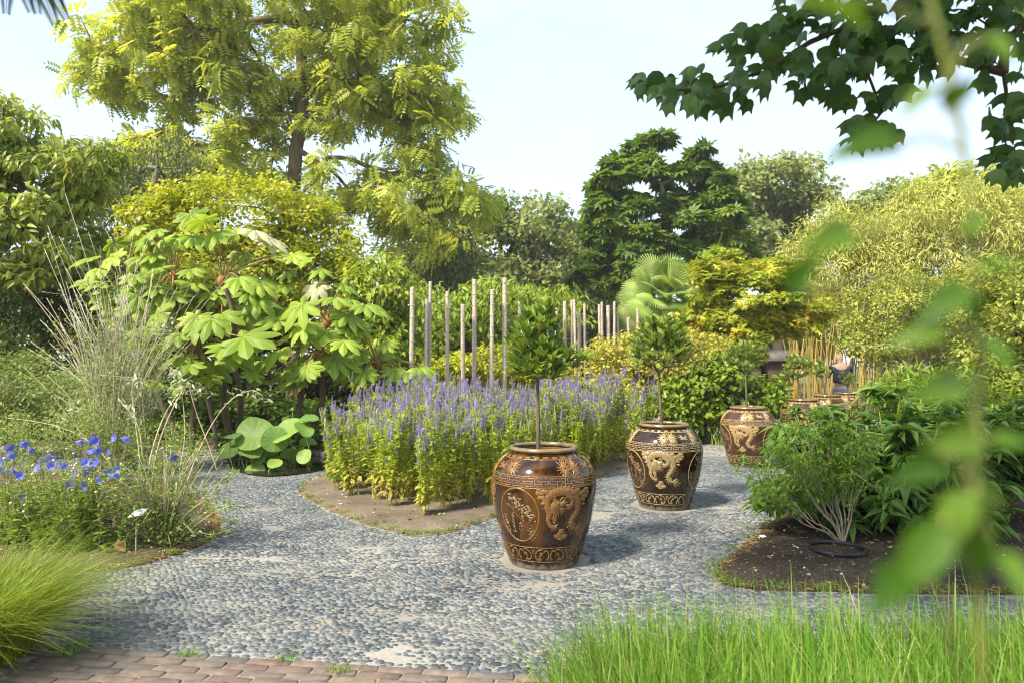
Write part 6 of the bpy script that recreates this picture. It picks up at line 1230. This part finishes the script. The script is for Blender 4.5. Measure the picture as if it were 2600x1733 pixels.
# ------------------------------------------------------------------ the man by the bamboo, seen from behind
def skin_mesh(name, verts, edges, rad, mat, parent, sub=2):
    me = bpy.data.meshes.new(name); me.from_pydata([tuple(v) for v in verts], edges, []); o = link(name, me, mat, parent); md = o.modifiers.new('skin', 'SKIN'); 
    for k, r in enumerate(rad): me.skin_vertices[0].data[k].radius = (r, r) if np.isscalar(r) else r
    me.skin_vertices[0].data[0].use_root = True; s = o.modifiers.new('sub', 'SUBSURF'); s.levels = sub; s.render_levels = sub; md.use_smooth_shade = True; return o
M['skin'] = noise_mat('skin', [(.3, (.26, .15, .105)), (.7, (.33, .20, .145))], 8, rough=.5); M['navy'] = noise_mat('navy_cloth', [(.3, (.012, .018, .035)), (.7, (.025, .033, .055))], 14, rough=.85, bump=.3); M['greycloth'] = noise_mat('grey_cloth', [(.3, (.20, .205, .21)), (.7, (.28, .285, .29))], 9, rough=.85, bump=.5, bdist=.03); M['hair'] = noise_mat('grey_hair', [(.3, (.18, .17, .16)), (.7, (.30, .29, .275))], 40, rough=.7); M['shoe'] = noise_mat('shoe', [(.3, (.02, .02, .02)), (.7, (.05, .05, .05))], 20)
wp = at(2133, 925, 17.2); t = thing('person', 'man in navy top and pale grey trousers with both hands raised before his face', 'person', (wp[0], 17.2, 0)); t.rotation_euler = (0, 0, R(-12))
bv = [(0, 0, .98), (0, -.01, 1.15), (0, -.02, 1.33), (0, -.02, 1.45), (0, .0, 1.53), (0, .03, 1.60), (0, .05, 1.70), (0, .04, 1.76),
      (-.09, 0, .93), (-.10, .02, .50), (-.11, -.02, .09), (-.11, .10, .04), (.09, 0, .93), (.10, -.02, .50), (.11, -.05, .09), (.12, .08, .04),
      (-.20, -.01, 1.43), (-.27, .06, 1.18), (-.15, .27, 1.36), (-.11, .33, 1.44), (.20, -.01, 1.43), (.29, .06, 1.20), (.21, .22, 1.42), (.17, .29, 1.52)]
be = [(0, 1), (1, 2), (2, 3), (3, 4), (4, 5), (5, 6), (6, 7), (0, 8), (8, 9), (9, 10), (10, 11), (0, 12), (12, 13), (13, 14), (14, 15), (3, 16), (16, 17), (17, 18), (18, 19), (3, 20), (20, 21), (21, 22), (22, 23)]
br2 = [.15, .145, .155, .11, .055, .075, .098, .06, .085, .062, .045, .035, .085, .062, .045, .035, .06, .045, .036, .028, .06, .045, .036, .028]
fing = []
for sx_, w in ((-1, 19), (1, 23)):
    for k in range(5):
        b = np.array(bv[w]); d_ = np.array((-sx_ * (.5 if k else -.2), .5, .6 - .22 * k)); d_ /= np.linalg.norm(d_); p1 = b + d_ * .05 + np.array((0, .012 * (k - 2), 0)); p2 = p1 + d_ * (.035 + .006 * (2 - abs(k - 2)))
        i = len(bv); bv += [tuple(p1), tuple(p2)]; be += [(w, i), (i, i + 1)]; br2 += [.010, .008]
skin_mesh('body', bv, be, br2, M['skin'], t, 2)
skin_mesh('navy_top', [(0, 0, .99), (0, -.01, 1.15), (0, -.02, 1.33), (0, -.02, 1.44), (0, -.01, 1.49), (-.20, -.01, 1.43), (-.255, .04, 1.27), (.20, -.01, 1.43), (.265, .04, 1.29)], [(0, 1), (1, 2), (2, 3), (3, 4), (3, 5), (5, 6), (3, 7), (7, 8)], [(.20, .17), (.195, .165), (.195, .16), (.13, .12), (.075, .075), .085, .072, .085, .072], M['navy'], t, 2)
skin_mesh('trousers', [(0, 0, 1.0), (0, 0, .90), (-.10, 0, .82), (-.105, .01, .5), (-.11, -.02, .12), (.10, 0, .82), (.105, -.01, .5), (.11, -.05, .12)], [(0, 1), (1, 2), (2, 3), (3, 4), (1, 5), (5, 6), (6, 7)], [(.185, .155), (.185, .165), .115, .088, .075, .115, .088, .075], M['greycloth'], t, 2)
skin_mesh('hair', [(0, .0, 1.635), (-.07, .03, 1.655), (.07, .03, 1.655)], [(0, 1), (0, 2)], [(.066, .05), .035, .035], M['hair'], t, 2)
for s in (-1, 1): g = Geo(); V, F = box(s * .115, .06 - (.03 if s > 0 else 0), .035, .095, .27, .07); g.add(V, F); g.obj('shoe', M['shoe'], t, base=(0, 0, 0))
g = Geo(); V, F = box(-.0, .40, 1.52, .13, .05, .085); g.add(V, F); cm = g.obj('camera_body', M['black_plastic'], base=(0, 0, 0)); cm.name = 'handheld_camera'; cm.location = (wp[0] + .08, 17.2, 0); tag(cm, 'small black camera held up by the man', 'camera')
# ------------------------------------------------------------------ tree overhanging from the right, its trunk beside the viewer
def tri_leaf(seed, droop=.25):
    """broad leaf with three drawn-out tips, hanging"""
    out = [(0, 0), (.10, .26), (.28, .40), (.50, .44), (.80, .52), (.66, .30), (.74, .16), (1.0, 0)]
    V = [(0, 0, 0), (.25, 0, .02), (.5, 0, .02), (.72, 0, 0)]; L_ = [(x, y, -droop * x * x - .30 * y * y + .02) for x, y in out[1:-1]]; Rr = [(x, -y, z) for x, y, z in L_]
    V += L_ + Rr + [(1.0, 0, -droop)]; tip = len(V) - 1; l = 4; r = 4 + len(L_)
    side = [(0, l, 1), (1, l, l + 1), (1, l + 1, l + 2), (1, l + 2, 2), (2, l + 2, l + 4), (l + 2, l + 3, l + 4), (2, l + 4, l + 5), (2, l + 5, 3), (3, l + 5, tip)]
    F = [(a, c, b) for a, b, c in side] + [tuple(x if x < l or x == tip else x + (r - l) for x in f) for f in side]
    g = Geo(); g.add(np.array(V, float), np.array(F)); return g.mesh('leaf', smooth=True)
M['hang_leaf'] = leaf_mat('hanging_leaf', [(.035, .085, .018), (.05, .115, .022), (.075, .15, .028)], trans=.28, rough=.4, objrand=True, gain=.95)
M['hang_leaf2'] = leaf_mat('hanging_leaf_top', [(.035, .085, .018), (.06, .12, .022), (.09, .16, .03)], trans=.28, rough=.4)
rng = np.random.default_rng(95); tb = np.array((3.7, 2.9, 0)); t = thing('overhanging_tree', 'tree with three-tipped dark leaves hanging in from the right', 'tree', tb)
regs = [(1640, 225, 35, 18, 9), (1720, 240, 70, 35, 22), (1830, 235, 80, 50, 28), (1890, 110, 60, 45, 14), (1960, 200, 90, 65, 32), (2060, 130, 110, 80, 36), (2180, 170, 110, 95, 40), (2290, 80, 130, 85, 46), (2240, 300, 60, 55, 14), (2200, 350, 45, 25, 9), (2450, 50, 120, 80, 40), (2550, 140, 60, 100, 22), (2560, 300, 55, 60, 14), (2560, 420, 50, 45, 14), (2120, 30, 130, 60, 32), (2350, 150, 80, 60, 16)]
LMs = [tri_leaf(k, dr) for k, dr in enumerate((.15, .3, .45))]; st = Geo(); mats4 = []; C = []
for px, py, rx, ry, n in regs:
    C.append(at(px, py - ry * .3, 3.0))
    for _ in range(int(n * (1.15 if px > 2000 else .85))):
        P = at(px + rng.uniform(-1, 1) * rx, py - 25 + rng.uniform(-1, 1) * ry, 3.0 + rng.normal(0, .16)); Dv = np.array((rng.normal(-.35, .45), rng.normal(-.1, .4), -.75 + rng.normal(0, .25))); N = np.array((rng.normal(-.2, .35), -.55 + rng.normal(0, .35), .45 + rng.normal(0, .2)))
        mats4.append(frame(P, Dv, N, rng.uniform(.072, .105)))
place_leaves(t, 'leaf', LMs, mats4, M['hang_leaf'])
ce = [(np.array((2.2, 2.6, 4.4)), np.array((1.7, 1.6, .9))), (np.array((.1, 2.2, 4.5)), np.array((1.5, 1.1, .6))), (np.array((3.6, 4.0, 4.2)), np.array((1.4, 1.4, 1.0)))]  # unseen upper crown, placed and thickened to shade the hanging leaves and right bed
C2 = sample_clumps(ce, 260, rng, .1); C2 = C2[(C2[:, 2] > 1.5 + C2[:, 1] * .58 + .25) | (C2[:, 0] > C2[:, 1] * .80)]
nodes, par, rad = grow([tb + (0, 0, -.05), tb + (-.02, .02, 1.2), tb + (-.1, .05, 2.3), tb + (-.35, .05, 3.3), tb + (-.9, .05, 3.55)], np.concatenate([np.array(C), C2]), .11, .004, rng, .05, 2)
limbs_geo(nodes, par, rad, 7, st).obj('trunk', M['bark_dark'], t, smooth=True)
V, F, v = clump_leaves(C2, 60, .34, .12, .11, T_SIMPLE, rng, .5, .6, .5, 1.0); g = Geo(); g.add(V, F, v); g.obj('crown', M['hang_leaf2'], t, kind='stuff')
# ------------------------------------------------------------------ blurred shoot close to the lens
M['near_leaf'] = leaf_mat('near_leaf', [(.04, .10, .008), (.07, .15, .012), (.12, .20, .02)], trans=.4, rough=.4, objrand=True, spec=.3)  # leaf colours lowered to carry the overhanging tree's shade
rng = np.random.default_rng(97); KN = .58; nb = np.array((.345 * KN, .50 * KN, 0)); t = thing('near_shoot', 'leafy shoot of a shrub growing right beside the viewer', 'shrub', nb); st = Geo()
main = curve([nb, np.array((.35 * KN, .50 * KN, .9)), at(2480, 1400, .50 * KN), at(2490, 1000, .50 * KN), at(2475, 700, .49 * KN), at(2450, 400, .48 * KN), at(2400, 150, .47 * KN), at(2330, -120, .47 * KN)], 30); V, F = tube(main, np.linspace(.0022, .0010, 30), 6); st.add(V, F)
OV = [single_leaf('leaf', big_leaf_tmpl(8, .6, dr, .3), 1, .5) for dr in (.1, .25)]; mats4 = []
for (px, py, dx, dy, L, d) in ((2100, 610, -.8, .2, 190, .46), (2040, 690, .5, -.8, 150, .47), (2120, 30, .9, .2, 240, .42), (2200, 370, -1, .05, 180, .50), (2330, 260, -.7, .5, 150, .5), (2440, 230, .4, -.6, 210, .48), (2540, 130, .5, .4, 200, .46), (2400, 770, -.7, .4, 200, .45), (2470, 800, .4, .6, 190, .46), (2330, 850, -.9, .2, 170, .45), (2540, 680, .8, -.2, 170, .48), (2540, 900, .8, .5, 150, .47), (2420, 1120, -.8, .1, 190, .44), (2330, 1190, -.8, .5, 170, .44), (2500, 1250, .6, .5, 200, .45), (2420, 1330, -.5, .7, 260, .42), (2330, 1420, -.6, .8, 260, .42), (2480, 1420, .3, .8, 240, .42), (2570, 1460, .5, .7, 200, .44), (2480, 560, .6, -.5, 140, .48), (2570, 1120, .9, .1, 150, .46), (2390, 980, -.7, .3, 130, .47), (2250, 1500, -.5, .8, 150, .43)):
    d *= KN; L *= .88; P = at(px - dx * L * .5, py - dy * L * .5, d); E = at(px + dx * L * .5, py + dy * L * .5, d - rng.uniform(-.015, .02)); N = np.array((rng.normal(0, .3), -.75, .55 + rng.normal(0, .3))); mats4.append(frame(P, E - P, N, np.linalg.norm(E - P)))
    i = int(np.argmin(np.linalg.norm(main - P, axis=1))); V, F = tube([main[max(0, i - 1)], (main[i] + P) / 2, P], .0011, 5); st.add(V, F)
place_leaves(t, 'leaf', OV, mats4, M['near_leaf']); st.obj('stem', M['lotus_stem'], t, smooth=True)
# ------------------------------------------------------------------ feathery branch tip hanging in at the upper left
M['feather'] = leaf_mat('feather_leaf', [(.04, .09, .02), (.07, .13, .03)], trans=.25, objrand=True)
fb = np.array((-5.2, 2.6, 0)); t = thing('feathery_tree', 'fine feathery dark frond tips hanging into the sky from a tree at the left', 'tree', fb)
def feather_mesh():
    P, D, N, L = [], [], [], []
    for k in range(26):
        f = k / 26; x = .15 + .8 * f
        for s in (-1, 1): P.append((x, 0, -.25 * f * f)); D.append((.55, s * .9, -.35)); N.append((0, 0, 1)); L.append(.30 * (1 - .6 * f))
    V, F, v = leaves(P, D, N, np.array(L), .028, T_SIMPLE); g = Geo(); g.add(V, F, v); q = np.array([(x, 0, -.25 * ((x - .15) / .8) ** 2 if x > .15 else 0) for x in np.linspace(0, .97, 8)]); V, F = tube(q, np.linspace(.012, .004, 8), 4); g.add(V, F, .5); return g.mesh('frond')
fm = feather_mesh()
fork = at(40, -150, 2.8)
nodes, par, rad = grow([fb + (0, 0, -.05), fb + (0, 0, 1.5), fb + (.1, 0, 2.8), fb + (.8, 0, 3.4), fork], np.array([at(20, -60, 2.8), at(95, -40, 2.8), at(120, -60, 2.9), at(-40, -60, 2.8)]), .035, .004, rng, .02, 3); limbs_geo(nodes, par, rad, 6).obj('trunk', M['bark_grey'], t, smooth=True)
place_leaves(t, 'frond', [fm], [frame(at(px, py, 2.8), np.array((dx, -.05, -dy)), np.array((.5, -.8, .3)), s) for px, py, dx, dy, s in ((85, -60, .5, .85, .21), (105, -55, .55, .7, .19), (20, -70, .0, .9, .17), (40, -70, .4, .8, .17), (0, -60, -.4, .8, .17), (70, -70, .3, .9, .17))], M['feather'])

# ------------------------------------------------------------------ thin summer haze round the whole garden
m, nt, out = newmat('haze'); pv = nd(nt, 'ShaderNodeVolumePrincipled'); pv.inputs['Color'].default_value = (.93, .95, .97, 1); pv.inputs['Density'].default_value = .0007; pv.inputs['Anisotropy'].default_value = .0
nt.links.new(pv.outputs[0], out.inputs['Volume'])
g = Geo(); V, F = box(0, 230, 12.5, 530, 590, 27.5); g.add(V, F); hz = g.obj('haze', m); hz['kind'] = 'stuff'; tag(hz, 'thin pale summer haze over the garden', 'haze')
